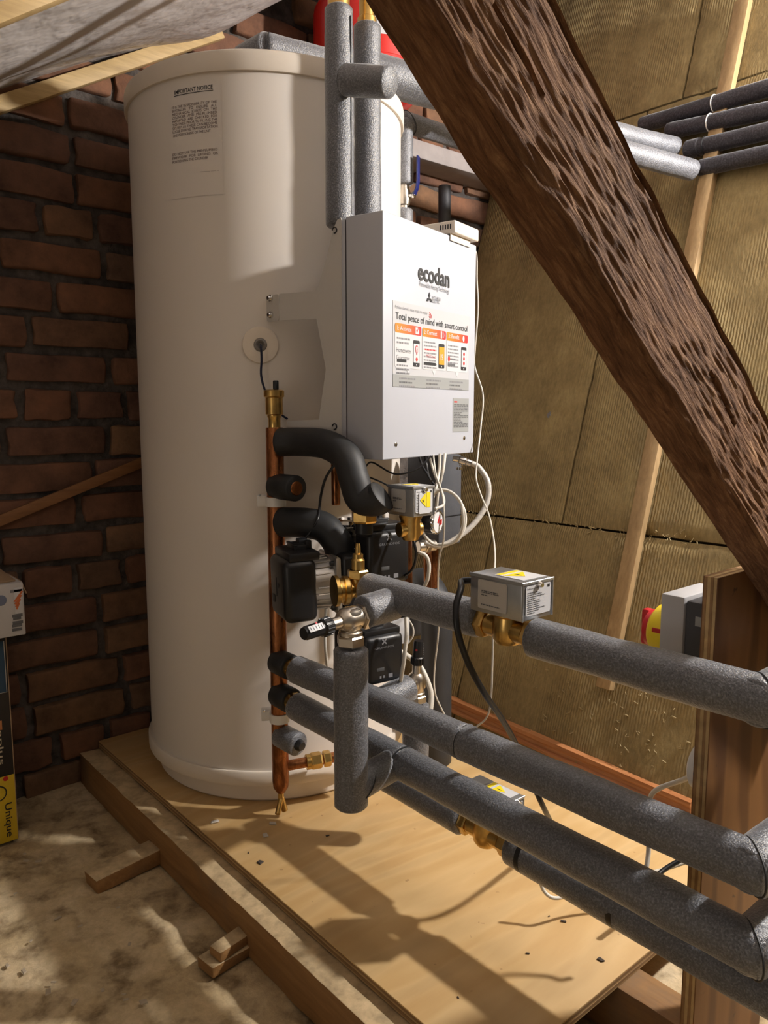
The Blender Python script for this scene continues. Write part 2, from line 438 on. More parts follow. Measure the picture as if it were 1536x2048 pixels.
# ================================================================== STRUCTURE
FLOOR_H = -0.10
def grid(name, mat, f, nx, ny, **k):
    bm = bmesh.new()
    vs = [[bm.verts.new(f(i/nx, j/ny)) for j in range(ny+1)] for i in range(nx+1)]
    for i in range(nx):
        for j in range(ny): bm.faces.new((vs[i][j], vs[i+1][j], vs[i+1][j+1], vs[i][j+1]))
    return finish(name, bm, mat, **k)
def floor_f(a, b):
    w, u = -1.2 + 3.3*a, -.6 + 2.5*b
    p = V((w, u, 0))
    h = FLOOR_H + .006*noise.noise(p*6) + .005*noise.noise(p*17) + .003*noise.noise(p*45)
    for (cw, cu, r, hh) in ((.33, 1.30, .12, .012), (.25, 1.55, .15, .014), (.42, 1.05, .09, .010), (.15, 1.2, .10, .016), (.05, 1.35, .12, .012)):
        d = ((w-cw)**2 + (u-cu)**2)**.5 + .03*noise.noise(p*22)
        if d < r: h += hh*.5*min(1, (r-d)/.05)
    return V((w, u, min(h, FLOOR_H+.03)))
fl = grid('floor', FLOORM, floor_f, 260, 200, smooth=60, kind='structure', label='dusty uneven loft floor strewn with plaster and grit')
# ---- brick gable wall : mortar bed + individual bricks
WU = 1.88
wall = wbox('wall_back', MORTAR, (-.6, WU+.012, -.25), (2.3, WU+.25, 2.3), bevel=0, kind='structure', label='sooty old brick gable wall')
def mortar_bed():
    bm = bmesh.new(); nx, nz = 190, 150
    vs = [[None]*(nz+1) for _ in range(nx+1)]
    for i in range(nx+1):
        for j in range(nz+1):
            w, h = -.6+2.9*i/nx, -.2+2.5*j/nz
            p = V((w, 0, h))
            vs[i][j] = bm.verts.new((w, WU+.009 + .006*noise.noise(p*31) + .004*noise.noise(p*80), h))
    for i in range(nx):
        for j in range(nz): bm.faces.new((vs[i][j], vs[i+1][j], vs[i+1][j+1], vs[i][j+1]))
    return finish('mortar_bed', bm, MORTAR, wall, smooth=60)
mortar_bed()
def brick_mesh(Lw, seed):
    bm = bmesh.new(); Hh, D = .069, .06
    add_box(bm, (Lw, D, Hh), None, .006, 2)
    bmesh.ops.subdivide_edges(bm, edges=[e for e in bm.edges if e.calc_length() > .03], cuts=2, use_grid_fill=True)
    for v in bm.verts:
        p = v.co*28 + V((seed*7.3, 0, 0))
        v.co += V((noise.noise(p)*.008, noise.noise(p+V((9, 0, 0)))*.005, noise.noise(p+V((0, 9, 0)))*.008))
    me = bpy.data.meshes.new('brick'); bmesh.ops.recalc_face_normals(bm, faces=bm.faces)
    bm.to_mesh(me); bm.free(); me.materials.append(BRICK)
    me.polygons.foreach_set('use_smooth', [True]*len(me.polygons)); me.set_sharp_from_angle(angle=math.radians(40))
    return me
STR = [brick_mesh(.222, i) for i in range(5)]; HDR = [brick_mesh(.106, 20+i) for i in range(4)]
PITCH_H = .083
h0 = 1.4545 + .0085     # a bed joint seen at the left edge of the photo
bricks = 0
rb = random.Random(3)
for c in range(-20, 9):
    z = h0 + c*PITCH_H + PITCH_H/2 - .007
    if z < -.16 or z > 2.15: continue
    hdr_row = (c % 5 == 2)
    w = -.18 + rb.uniform(0, .22)
    while w < 2.14:
        hd = hdr_row or rb.random() < .12
        Lw = .106 if hd else .222
        cw = w + Lw/2
        hidden = (.86 < cw < 1.26 and z < 1.36) or (cw > 1.28 and z < 1.15) or (z > 1.45 + .59*(cw-.42)) or (cw < .30 and z < .30)
        if not hidden:
            o = bpy.data.objects.new('brick', rb.choice(HDR if hd else STR)); COL.objects.link(o)
            o.parent = wall; b0 = BASE[wall.name]
            o.location = V((cw, WU+.022+rb.uniform(-.003, .005), z+rb.uniform(-.003, .003))) - b0
            o.rotation_euler = (rb.uniform(-.02, .02), rb.uniform(-.012, .012), rb.uniform(-.02, .02))
            o.scale = (rb.uniform(.97, 1.02), 1, rb.uniform(.93, 1.03)); bricks += 1
        w += Lw + .013 + rb.uniform(0, .006)
# ---- sloping insulated side: mineral wool boards
EN = V((-1, 0, SL)).normalized(); ES = V((SL, 0, 1)).normalized()
def slp(u, h, off=0): return V((SB+SL*h, u, h)) + EN*off
def slab(u0, u1, ha, hb, th, name, mat, parent, off=0, wob=.0015, **k):
    """board lying on the slope between u0..u1 and heights ha..hb"""
    bm = bmesh.new(); g = .003
    nu, ns = max(4, int((u1-u0)/.018)), max(4, int((hb-ha)/.018))
    top = [[None]*(ns+1) for _ in range(nu+1)]
    for i in range(nu+1):
        for j in range(ns+1):
            u = u0+g+(u1-u0-2*g)*i/nu; h = ha+g+(hb-ha-2*g)*j/ns
            ed = min(i, nu-i, j, ns-j)
            p = slp(u, h); d = wob*noise.noise(p*26)*1.2 + wob*1.6*noise.noise(p*7)
            tear = .014*max(0, noise.noise(V((u*17, h*17, 4))))**1.2 if ed == 0 else 0
            if ed == 0: d -= .004 + tear
            top[i][j] = bm.verts.new(slp(u, h, off+d))
    for i in range(nu):
        for j in range(ns): bm.faces.new((top[i][j], top[i+1][j], top[i+1][j+1], top[i][j+1]))
    rim = [top[i][0] for i in range(nu+1)] + [top[nu][j] for j in range(1, ns+1)] + [top[i][ns] for i in range(nu-1, -1, -1)] + [top[0][j] for j in range(ns-1, 0, -1)]
    low = [bm.verts.new(v.co - EN*th) for v in rim]
    n = len(rim)
    for i in range(n): j = (i+1) % n; bm.faces.new((rim[i], low[i], low[j], rim[j]))
    bm.faces.new(low)
    return finish(name, bm, mat, parent, smooth=60, **k)
sw = slab(-.45, 1.86, -.3, 2.3, .03, 'wall_right', MORTAR, None, off=-.056, wob=0, kind='structure', label='sloping side of the loft lined with mineral wool boards')
for (u0, u1, a, b_) in ((1.54, 1.872, -.2, .508), (.55, 1.54, -.2, .508), (-.45, .55, -.2, .508),
                        (1.30, 1.872, .508, 1.686), (.25, 1.30, .508, 1.686), (-.45, .25, .508, 1.686),
                        (1.194, 1.872, 1.686, 2.3), (.2, 1.194, 1.686, 2.3), (-.45, .2, 1.686, 2.3)):
    slab(u0, u1, a, b_, .05, 'insulation_board', INSUL, sw)
# torn wool fibres along the seams
def fibres():
    bm = bmesh.new(); rf = random.Random(11)
    for i in range(170):
        if rf.random() < .6: u, h = rf.gauss(.99, .16), rf.gauss(.08, .08)
        else: u, h = rf.uniform(.9, 1.8), .508+rf.gauss(0, .006)
        p = slp(u, h, .001); q = p + V((0, rf.uniform(-.012, .012), rf.uniform(-.008, .012))) + EN*rf.uniform(.001, .004)
        r_ = p.lerp(q, .5) + EN*rf.uniform(.001, .004) + V((0, rf.uniform(-.006, .006), rf.uniform(-.006, .006)))
        add_tube(bm, [p, r_, q], rf.uniform(.0006, .0016), 4)
    return finish('wool_fibre', bm, simple('loose_wool', (.36, .28, .14), .9), sw, kind='stuff')
fibres()
# fixing washer on the boards
ww = asl(1100, 830, -.001)
lathe('fixing_washer', GALV, [(0, .003), (.003, .003), (.004, .001), (.010, .001), (.011, 0)], zframe(ww, EN), sw, 20)
# ---- roof underside: sagging membrane
def mem_f(a, b):
    w, u = -.75 + 2.7*a, -.35 + 2.225*b
    h = 1.205 + .58*w
    p = V((w, u, 0))
    sag = .030*math.sin((u-.15)*math.pi/.58)**2*(.4+.6*min(1, max(0, (1.88-u)/.12)))
    h -= sag*.9 + .012*noise.noise(V((w*3, u*4, 1))) + .003*noise.noise(V((w*7+u*5, u*8, 3)))
    h -= .04*math.exp(-((w-.98)/.16)**2 - ((u-1.80)/.12)**2)
    return V((w, u, h))
grid('ceiling', SHEET, mem_f, 170, 140, smooth=80, kind='structure', label='sagging grey breather membrane under the roof slope')
# ---- mouldings
def moulding():
    bm = bmesh.new()
    prof = [(0, 0), (-.020, 0), (-.022, .008), (-.016, .012), (-.016, .020), (-.020, .026), (-.018, .034), (0, .036)]
    A, B = V((1.592, .792, -.088)), V((1.597, 1.86, -.058))
    ra = [bm.verts.new(A+V((x*1.15, 0, z*1.15))) for x, z in prof]; rb_ = [bm.verts.new(B+V((x*1.15, 0, z*1.15))) for x, z in prof]
    bm.faces.new(ra); bm.faces.new(rb_[::-1])
    for i in range(len(prof)): j = (i+1) % len(prof); bm.faces.new((ra[i], rb_[i], rb_[j], ra[j]))
    return finish('trim_1', bm, ORANGEW, smooth=30, kind='structure', label='reddish varnished wooden moulding along the foot of the insulated slope')
moulding()
wbox('trim_2', simple('ledge_white', (.30, .265, .25), .6), (1.30, 1.768, 1.571), (2.25, WU+.01, 1.622), bevel=.003, kind='structure', label='white painted timber ledge on the brick wall under the red vessel')
# ================================================================== TIMBER
def timber(name, mat, a, b, label, cat='timber', rough=.0015, bevel=.003, group=None, chew=0, **k):
    a, b = V(a), V(b); c = (a+b)/2; s = b-a
    bm = bmesh.new(); add_box(bm, (abs(s.x), abs(s.y), abs(s.z)), Matrix.Translation(c), bevel)
    ax = max(range(3), key=lambda i: abs(s[i])); n = int(abs(s[ax])/.02)
    es = [e for e in bm.edges if abs((e.verts[0].co-e.verts[1].co)[ax]) > abs(s[ax])*.8]
    bmesh.ops.subdivide_edges(bm, edges=es, cuts=n, use_grid_fill=False)
    for v in bm.verts:
        p = v.co*22
        v.co += V((noise.noise(p), noise.noise(p+V((5, 5, 5))), noise.noise(p+V((9, 1, 3)))))*rough
        if chew and v.co.z > b.z-.004 and v.co.x > c.x:
            v.co.x -= max(0, noise.noise(v.co*9)+.15)*chew; v.co.z -= max(0, noise.noise(v.co*14))*chew*.5
    return finish(name, bm, mat, None, 35, label, cat, group)
timber('timber_joist', JOISTD, (.601, .18, -.10), (.662, 1.87, -.019), 'long dusty floor joist along the left edge of the plywood sheet', rough=.002, chew=.02)
timber('timber_joist', JOIST, (.925, .455, -.10), (.985, 1.8, -.019), 'sawn joist end sticking out under the front edge of the plywood sheet')
timber('timber_joist', JOIST, (1.37, .58, -.10), (1.42, 1.8, -.019), 'hidden floor joist under the plywood sheet at the moulding side')
b1 = ah(228, 1712, -.068)
def wedge(name, a, b, c, label):
    # small offcut jammed under the joist: a = left end, running to the joist
    bm = bmesh.new(); add_box(bm, (c[0], c[1], c[2]), frame(a, b, (0, 0, 1)), .003)
    for v in bm.verts: v.co += V((noise.noise(v.co*40), noise.noise(v.co*33), noise.noise(v.co*37)))*.003
    return finish(name, bm, JOISTD, None, 35, label, 'offcut')
wedge('timber_offcut', (.535, 1.425, -.082), (1, .10, .04), (.14, .050, .030), 'timber offcut jammed under the long joist nearest the brick wall')
wedge('timber_offcut', (.568, 1.075, -.088), (1, .1, 0), (.085, .045, .020), 'lower splintered offcut poking out beside the long joist')
wedge('timber_offcut', (.575, 1.072, -.068), (1, .20, 0), (.070, .030, .016), 'upper splintered offcut lying on another beside the long joist')
# plywood sheet
pl = empty('plywood_sheet', (1.0, 1.2, -.018), 'large pale plywood sheet the white cylinder stands on', 'plywood')
wbox('face_veneer', PLY, (.648, .560, -.003), (1.43, 1.865, 0), pl, bevel=.001)
for k, (z0, z1) in enumerate(((-.0065, -.003), (-.0105, -.0065), (-.0145, -.0105), (-.018, -.0145))):
    d = .0006*(k % 2)
    wbox('ply_layer', simple('ply_layer_%d' % k, (.42, .27, .12) if k % 2 else (.25, .14, .055), .7), (.648+d, .560+d, z0), (1.43-d, 1.865, z1), pl, bevel=0)
# upright plywood board with the isolator
bd = empty('plywood_board', (.96, .425, FLOOR_H), 'upright plywood board on edge behind the pipe elbows', 'board')
EA_, EB_ = simple('ply_edge_pale', (.52, .36, .17), .7, var=.2, vscale=60), simple('ply_edge_dark', (.30, .17, .07), .7, var=.25, vscale=60)
for k, (y0, y1, mt) in enumerate(((.415, .4164, PLYB_SHADED), (.4164, .4205, EA_), (.4205, .4240, EB_), (.4240, .4285, EA_), (.4285, .4320, EB_), (.4320, .4334, PLYB_SHADED))):
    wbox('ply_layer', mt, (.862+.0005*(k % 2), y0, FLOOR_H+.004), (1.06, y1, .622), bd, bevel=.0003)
# ---- big rough beam
def roof_beam():
    p0, p1 = V((.255, 0, 1.118)), V((1.10, 0, .472))
    ax = (p1-p0).normalized(); up = V((-ax.z, 0, ax.x)); up = up if up.z > 0 else -up
    Hh, D = .107, .041
    Lb = (p1-p0).length
    nx, nh, nd = 640, 84, 20
    bm = bmesh.new()
    per = []   # perimeter loop in (face coord a along up 0..Hh, depth d 0..D)
    for i in range(nh): per.append((Hh*i/nh, 0))
    for i in range(nd): per.append((Hh, D*i/nd))
    for i in range(nh): per.append((Hh*(1-i/nh), D))
    for i in range(nd): per.append((0, D*(1-i/nd)))
    rings = []
    for i in range(nx+1):
        t = Lb*i/nx; ring = []
        wane0 = .004*noise.noise(V((t*7, 1, 0))) + .0022*noise.noise(V((t*26, 3, 0)))
        wane1 = .004*noise.noise(V((t*8, 7, 0))) + .002*noise.noise(V((t*30, 9, 0)))
        for a, d in per:
            aa = a + (wane0*(1-a/Hh) + wane1*(a/Hh))
            dd = d
            if d == 0 and 0 < a < Hh or (d == 0 and a == 0):
                # fissured front face, fibres along the beam
                sk = t + a*.35
                q = V((sk*22, a*225, 0)); q2 = V((sk*60, a*460, 5))
                f = noise.noise(q)*.0014 + noise.noise(q2)*.0008 - abs(noise.noise(V((sk*15+3, a*140, 2))))*.0018 + noise.noise(V((t*9, a*30, 6)))*.0012
                big = noise.noise(V((t*6, a*16, 8)))
                dd = d - f*(.45+.9*max(0, .55-big*.9)) + .0012*big
                crack = abs(a - .055 - .012*noise.noise(V((t*3.2, 0, 4)))); 
                if crack < .0026 and noise.noise(V((t*8, 2, 2))) > .12: dd += .0045
                e = min(a, Hh-a)
                if e < .008: dd += (.008-e)*.55
            elif a == 0:
                aa += .0009*noise.noise(V((t*9, d*60, 3))) + .0004*noise.noise(V((t*40, d*150, 3)))
                if d < .006: aa += (.006-d)*.4
            ring.append(bm.verts.new(p0 + ax*t + up*aa + V((0, .36+dd, 0))))
        rings.append(ring)
    n = len(per)
    for r1, r2 in zip(rings, rings[1:]):
        for k in range(n): j = (k+1) % n; bm.faces.new((r1[k], r1[j], r2[j], r2[k]))
    bm.faces.new(rings[0][::-1]); bm.faces.new(rings[-1])
    o = finish('roof_beam', bm, OLDT, None, 60, 'massive dark brown rough-sawn timber beam crossing diagonally in front of the pipes', 'beam')
    return o, frame((0, 0, 0), ax, up), ax, up, p0
BEAM, BM_, BAX, BUP, BP0 = roof_beam()
# object-space grain for the beam: tilt mapping so x runs along the beam
ang = math.atan2(-BAX.z, BAX.x)
for nd_ in OLDT.node_tree.nodes:
    if nd_.type == 'MAPPING': nd_.vector_type = 'TEXTURE'; nd_.inputs['Rotation'].default_value = (0, ang, 0)
# ---- battens
bt = asl(1487, 8); bb = asl(1216, 1382)
def slope_batten():
    bm = bmesh.new(); u0 = 1.064
    n = 60
    for i in range(n+1): pass
    add_box(bm, (.040, .022, 1.0), None, .0015)
    A = slp(u0-.014, .126, .0155); B = slp(u0-.004, 1.897, .0155)
    zdir = (B-A); M = frame((A+B)/2, V((0, 1, 0)), zdir) @ Matrix.Diagonal((1, 1, zdir.length, 1))
    bmesh.ops.transform(bm, matrix=M, verts=bm.verts)
    return finish('timber_batten', bm, PALE_Z, None, 35, 'long pale pine batten fixed up the insulated slope', 'batten')
slope_batten()
def wall_batten():
    A, B = V((.30, 1.862, 1.352)), V((1.037, 1.862, 1.772))
    return box('timber_batten', PALE_X, ((B-A).length, .028, .032), frame((A+B)/2, B-A, (0, 0, 1)), None, .002, label='pale pine batten sloping along the brick wall under the membrane', cat='batten')
wall_batten()
def wall_strip():
    A, B = au(-60, 1062, 1.85), au(300, 918, 1.85)
    A.z -= .004
    return box('timber_strip', STRIPW, ((B-A).length, .010, .024), frame((A+B)/2, B-A, (0, 0, 1)), None, .001, label='thin brown wooden strip slanting across the dark brickwork beside the cylinder', cat='wood strip')
wall_strip()

A_, B_ = au(-60, 46, 1.30), au(140, -34, 1.30)
box('timber_batten', PALE_X, ((B_-A_).length, .03, .034), frame((A_+B_)/2, B_-A_, Hv if False else V((0, 0, 1))), None, .002, label='pale batten end crossing the membrane in the top left corner', cat='batten')
# ================================================================== HOT WATER CYLINDER
CC = cam_xy(-.260, 1.814); CR = .2975
def cyl_hit(px, py, R=CR):
    r, y = ray(px, py); a = r.x**2+r.y**2; b = -2*(r.x*CC.x+r.y*CC.y); c = CC.x**2+CC.y**2-R*R
    t = (-b-math.sqrt(max(0, b*b-4*a*c)))/(2*a); return O+r*t
def cyl_th(px, py): p = cyl_hit(px, py); return math.atan2(p.y-CC.y, p.x-CC.x), p.z
tank = empty('hot_water_cylinder', (CC.x, CC.y, 0), 'tall white hot water cylinder standing on the plywood sheet', 'water tank')
MC = Matrix.Translation((CC.x, CC.y, 0))
lathe('body', WHITE_TANK, [(0, .06), (CR-.002, .06), (CR, .062), (CR, 1.455), (0, 1.455)], MC, tank, 160)
lathe('lid', CREAM, [(CR-.01, 1.442), (.3030, 1.442), (.3045, 1.446), (.3045, 1.470), (.3030, 1.477), (.297, 1.481), (.2, 1.484), (0, 1.485)], MC, tank, 160)
lathe('base_ring', CREAM, [(CR-.01, .046), (.303, .046), (.305, .050), (.305, .074), (.303, .077), (CR-.01, .077)], MC, tank, 160)
lathe('foot', CREAM, [(.20, .001), (.276, .001), (.281, .006), (.283, .05), (.20, .05)], MC, tank, 128)
def arc_strip(name, mat, th0, th1, z0, z1, R, parent, n=16):
    bm = bmesh.new(); a = []; b = []
    for i in range(n+1):
        th = th0+(th1-th0)*i/n
        a.append(bm.verts.new((CC.x+R*math.cos(th), CC.y+R*math.sin(th), z0))); b.append(bm.verts.new((CC.x+R*math.cos(th), CC.y+R*math.sin(th), z1)))
    for i in range(n): bm.faces.new((a[i], a[i+1], b[i+1], b[i]))
    return finish(name, bm, mat, parent, 60)
t0, z0 = cyl_th(343, 400); t1, z1 = cyl_th(442, 168)
notice = arc_strip('notice_sticker', simple('notice_film', (.70, .645, .585), .30, var=.01), t0, t1, z0, z1, CR+.0007, tank)
def tank_text(body, px0, px1, py0, cap, mat, bold=0.0):
    ta, za = cyl_th(px0, py0); tb, _ = cyl_th(px1, py0)
    R = CR+.0012; wid = abs(tb-ta)*R; sg = 1 if tb > ta else -1
    dist = (cyl_hit(px0, py0)-O).length
    f = lambda x, y: V((CC.x+R*math.cos(ta+sg*x/R), CC.y+R*math.sin(ta+sg*x/R), za+y))
    text('notice_text', mat, body, None, wid, cap*dist/F_PX, notice, bold, f)
tank_text('IMPORTANT NOTICE', 350, 426, 190, 6.5, INK, .012)
ta, za = cyl_th(349, 193); tb, _ = cyl_th(427, 193)
arc_strip('notice_rule', INK, ta, tb, za-.0008, za+.0004, CR+.0012, notice)
for k, ln in enumerate(('IT IS THE RESPONSIBILITY OF THE', 'INSTALLER   TO   ENSURE   ALL', 'MECHANICAL  JOINTS  ON  THE', 'CYLINDER  AND  PRE-PLUMBED', 'MANIFOLD  ARE  CHECKED  FOR',
                        'TIGHTNESS PRIOR TO FILLING THE', 'SYSTEM AS THESE CAN BECOME', 'LOOSE DURING TRANSPORTATION')):
    tank_text(ln, 345+k*.2, 434+k*.3, 219.5+6.9*k, 4.2, INKB)
tank_text('AND POSITIONING OF THE UNIT', 347, 422, 275.5, 4.2, INKB)
tank_text('DO NOT USE THE PRE-PLUMBED', 346, 436, 313, 4.2, INKB)
tank_text('PIPEWORK  FOR  LIFTING  OR', 346, 437, 320.5, 4.2, INKB)
tank_text('POSITIONING THE CYLINDER', 346, 417, 328, 4.2, INKB)
tank_text('---------- ----- --', 401, 438, 346, 4, INKB)
# sensor pocket
pc = cyl_hit(521, 690); pn_ = V((pc.x-CC.x, pc.y-CC.y, 0)).normalized()
pk = lathe('sensor_pocket', CREAM, [(.012, -.006), (.034, -.006), (.0355, .001), (.034, .003), (.015, .004), (.013, .0035), (.0125, -.004)], zframe(pc, pn_), tank, 40)
lathe('grommet', simple('grey_grommet', (.22, .20, .18), .5), [(0, .0), (.004, .0), (.006, .004), (.009, .006), (.0125, .004), (.0125, -.004), (0, -.004)], zframe(pc, pn_), pk, 28)
# lower cover plate of the pipe set against the cylinder (white sheet behind the manifold)
# ================================================================== CONTROL BOX
FL = cam_xy(-.002, 1.352); FR = cam_xy(.1888, 1.628)
PD = (FR-FL).normalized(); PN = V((PD.y, -PD.x, 0)); PW = (FR-FL).length; PB, PT = .731, 1.153; DEP = .092
if PN.dot(V((0, -1, 0))) < 0: PN = -PN
PM = Matrix(((PD.x, 0, PN.x, FL.x), (PD.y, 0, PN.y, FL.y), (0, 1, 0, PB), (0, 0, 0, 1)))
PH = PT-PB
ctl = empty('control_box', (FL-PN*DEP*.5+PD*PW*.5)+V((0, 0, PB)), 'white wall-mounted heat pump control box with a printed front', 'control box')
box('back_plate', WHITE_COAT, (PW-.004, PH-.006, .010), PM @ T(PW/2, PH/2, -DEP+.005), ctl, .001)
box('seam_gasket', BLACK_PLA, (PW-.006, PH-.008, .004), PM @ T(PW/2, PH/2, -DEP+.0115), ctl, 0)
cover = box('front_cover', WHITE_COAT, (PW, PH, DEP-.013), PM @ T(PW/2, PH/2, -(DEP-.013)/2), ctl, .002, 3)
def pl_hit(px, py, off=0.0):
    r, y = ray(px, py); p0 = PM @ V((0, 0, off)); t = (p0-O).dot(PN)/r.dot(PN); q = O+r*t-p0
    return q.dot(PD), q.z
def ptext(body, a, b, cap, mat, parent, bold=0.0, off=.0012, name='printed_text'):
    x0, y0 = pl_hit(*a); x1, y1 = pl_hit(*b)
    d = (PM @ V((x0, y0, 0)) - O).length/F_PX
    return text(name, mat, body, PM @ T(x0, (y0+y1)/2, off), x1-x0, cap*d, parent, bold)
def ppoly(name, pts, mat, parent, off=.0008, th=.0003):
    return prism(name, mat, [pl_hit(*p) for p in pts], PM @ T(0, 0, off), th, parent)
def prect(name, a, b, mat, parent, off=.0010, rad=0.0, th=.0003):
    x0, y0 = pl_hit(*a); x1, y1 = pl_hit(*b)
    y0, y1 = min(y0, y1), max(y0, y1)
    poly = rrect(x1-x0, y1-y0, rad, 4, x0, y0) if rad else [(x0, y0), (x1, y0), (x1, y1), (x0, y1)]
    return prism(name, mat, poly, PM @ T(0, 0, off), th, parent)
ptext('ecodan', (835.5, 557), (898, 576), 32, INK, cover, .022, name='logo_text')
ptext('Renewable Heating Technology', (838, 570), (897.5, 588.5), 8.5, INKG, cover)
ptext('MITSUBISHI', (864, 598.5), (880, 603), 6.5, INKG, cover)
ptext('ELECTRIC', (864, 604.5), (878.5, 608.5), 6.5, INKG, cover)
lx, ly = pl_hit(858, 597)
for a_ in (90, 210, 330):
    c_, s_ = math.cos(math.radians(a_)), math.sin(math.radians(a_)); r1, r2 = .0115, .0032
    prism('logo_diamond', INK, [(lx, ly), (lx+c_*r1*.5-s_*r2, ly+s_*r1*.5+c_*r2), (lx+c_*r1, ly+s_*r1), (lx+c_*r1*.5+s_*r2, ly+s_*r1*.5-c_*r2)], PM @ T(0, 0, .0008), .0003, cover)
# instruction sticker
sx0, sy0 = pl_hit(785, 773); sx1, _ = pl_hit(936.5, 780); _, sy1 = pl_hit(785, 600); _, bb_ = pl_hit(785, 748)
stk = prism('instruction_sticker', STICK, [(sx0, sy0), (sx1, sy0), (sx1, sy1), (sx0, sy1)], PM @ T(0, 0, .0002), .0004, ctl)
prism('sticker_band', BANDG, [(sx0, sy0), (sx1, sy0), (sx1, bb_), (sx0, bb_)], PM @ T(0, 0, .0007), .0002, stk)
ptext('Follow these 3 easy steps to enjoy', (789.5, 616), (854, 629), 6.0, INKL, stk)
ptext('Total peace of mind with smart control', (790.5, 637.5), (933.5, 663.5), 13, INK, stk, .002)
for rr in (.004, .0075, .011):
    wx, wy = pl_hit(857, 636.5)
    prism('signal_arc', INKR, [(wx+rr*math.cos(math.radians(t)), wy+rr*math.sin(math.radians(t))) for t in range(5, 86, 10)] + [(wx+(rr-.0016)*math.cos(math.radians(t)), wy+(rr-.0016)*math.sin(math.radians(t))) for t in range(85, 4, -10)], PM @ T(0, 0, .0008), .0003, stk)
cards = [((789, 645), (841, 734.5), 664, '1: Activate', (793, 659), (821.5, 664)), ((844, 655), (890, 738), 672.5, '2: Connect', (846.5, 667.5), (872.5, 672)), ((892.5, 664), (933.5, 742), 680.5, '3: Benefit', (895.5, 675), (917, 679.5))]
for k, (a, b, hy, tx, t0_, t1_) in enumerate(cards):
    x0, ytop = pl_hit(*a); x1, _ = pl_hit(b[0], b[1]); _, ybot = pl_hit(a[0], b[1]); _, yh = pl_hit(a[0], hy)
    cm = (x0+x1)/2
    card = prism('step_card', WHITEINK, rrect(x1-x0, ytop-ybot, .004, 4, x0, ybot), PM @ T(0, 0, .0008), .0003, stk)
    prism('card_pointer', WHITEINK, [(cm-.008, ybot+.0005), (cm, ybot-.010), (cm+.008, ybot+.0005)], PM @ T(0, 0, .0008), .0003, stk)
    hd = prism('card_header', ORANGE, rrect(x1-x0, ytop-yh, .0035, 4, 0, 0), PM @ T(x0, yh, .0012), .0002, None)
    # header as its own local object so that its print runs left to right
    hd.parent = stk; hd.location = hd.location - base_of(stk)
    ptext(tx, t0_, t1_, 8.0, WHITEINK, stk, .012, .0017)
    # phone
    pw = (x1-x0); ph = (yh-ybot)*.78; fx = x0+pw*.68; fw = pw*.26; fy = ybot+(yh-ybot)*.07
    prism('phone_print', INK, rrect(fw, ph, .003, 4, fx, fy), PM @ T(0, 0, .0012), .0003, stk)
    prism('phone_screen', AMBER if k == 1 else WHITEINK, [(fx+.0012, fy+ph*.15), (fx+fw-.0012, fy+ph*.15), (fx+fw-.0012, fy+ph*.87), (fx+.0012, fy+ph*.87)], PM @ T(0, 0, .0016), .0003, stk)
    def disc(cx, cy, r, mat, off=.0021):
        prism('icon', mat, [(cx+r*math.cos(t*math.pi/6), cy+r*math.sin(t*math.pi/6)) for t in range(12)], PM @ T(0, 0, off), .0002, stk)
    fcx = fx+fw/2
    disc(fcx, fy+ph*.075, .0014, WHITEINK, .0016)
    if k == 0:
        sy_ = fy+ph*.62
        prism('shield_icon', INKR, [(fcx-.0042, sy_+.007), (fcx, sy_+.0095), (fcx+.0042, sy_+.007), (fcx+.0042, sy_-.002), (fcx, sy_-.009), (fcx-.0042, sy_-.002)], PM @ T(0, 0, .0021), .0002, stk)
        prism('shield_icon', WHITEINK, [(fcx-.0030, sy_+.0058), (fcx, sy_+.0078), (fcx+.0030, sy_+.0058), (fcx+.0030, sy_-.0015), (fcx, sy_-.0068), (fcx-.0030, sy_-.0015)], PM @ T(0, 0, .0023), .0002, stk)
        prism('tick_icon', INKR, [(fcx-.002, sy_), (fcx-.0005, sy_-.003), (fcx+.0022, sy_+.003), (fcx+.0014, sy_+.0032), (fcx-.0005, sy_-.0015), (fcx-.0014, sy_+.0008)], PM @ T(0, 0, .0026), .0001, stk)
        disc(fcx, fy+ph*.28, .0036, INKR)
    elif k == 2:
        for q in (.3, .5, .7): disc(fcx, fy+ph*q, .0036, INKR)
    else:
        text('screen_number', WHITEINK, '19', PM @ T(fcx-.0045, fy+ph*.33, .0022), .009, .012, stk, .01)
    # header icon
    hx = x0+pw*.83; hyc = (ytop+yh)/2
    if k == 0:
        prism('tick_box', WHITEINK, [(hx-.006, hyc-.006), (hx+.006, hyc-.006), (hx+.006, hyc+.006), (hx-.006, hyc+.006)], PM @ T(0, 0, .0017), .0002, stk)
        prism('tick_icon', INKR, [(hx-.004, hyc+.001), (hx-.001, hyc-.004), (hx+.006, hyc+.007), (hx+.004, hyc+.0075), (hx-.001, hyc-.0005), (hx-.0028, hyc+.0022)], PM @ T(0, 0, .0020), .0001, stk)
    elif k == 1:
        prism('phone_icon', WHITEINK, [(hx-.006, hyc-.007), (hx-.001, hyc-.007), (hx-.001, hyc+.007), (hx-.006, hyc+.007)], PM @ T(0, 0, .0017), .0002, stk)
        for dx in (.002, .005): prism('signal_icon', WHITEINK, [(hx+dx, hyc-.005), (hx+dx+.0015, hyc), (hx+dx, hyc+.005), (hx+dx+.0008, hyc+.005), (hx+dx+.0024, hyc), (hx+dx+.0008, hyc-.005)], PM @ T(0, 0, .0017), .0002, stk)
    else:
        prism('headset_icon', WHITEINK, [(hx-.004+.004*math.cos(t*math.pi/6), hyc+.006*math.sin(t*math.pi/6)) for t in range(12)], PM @ T(0, 0, .0017), .0002, stk)
    # body lines of print
    rk = random.Random(40+k)
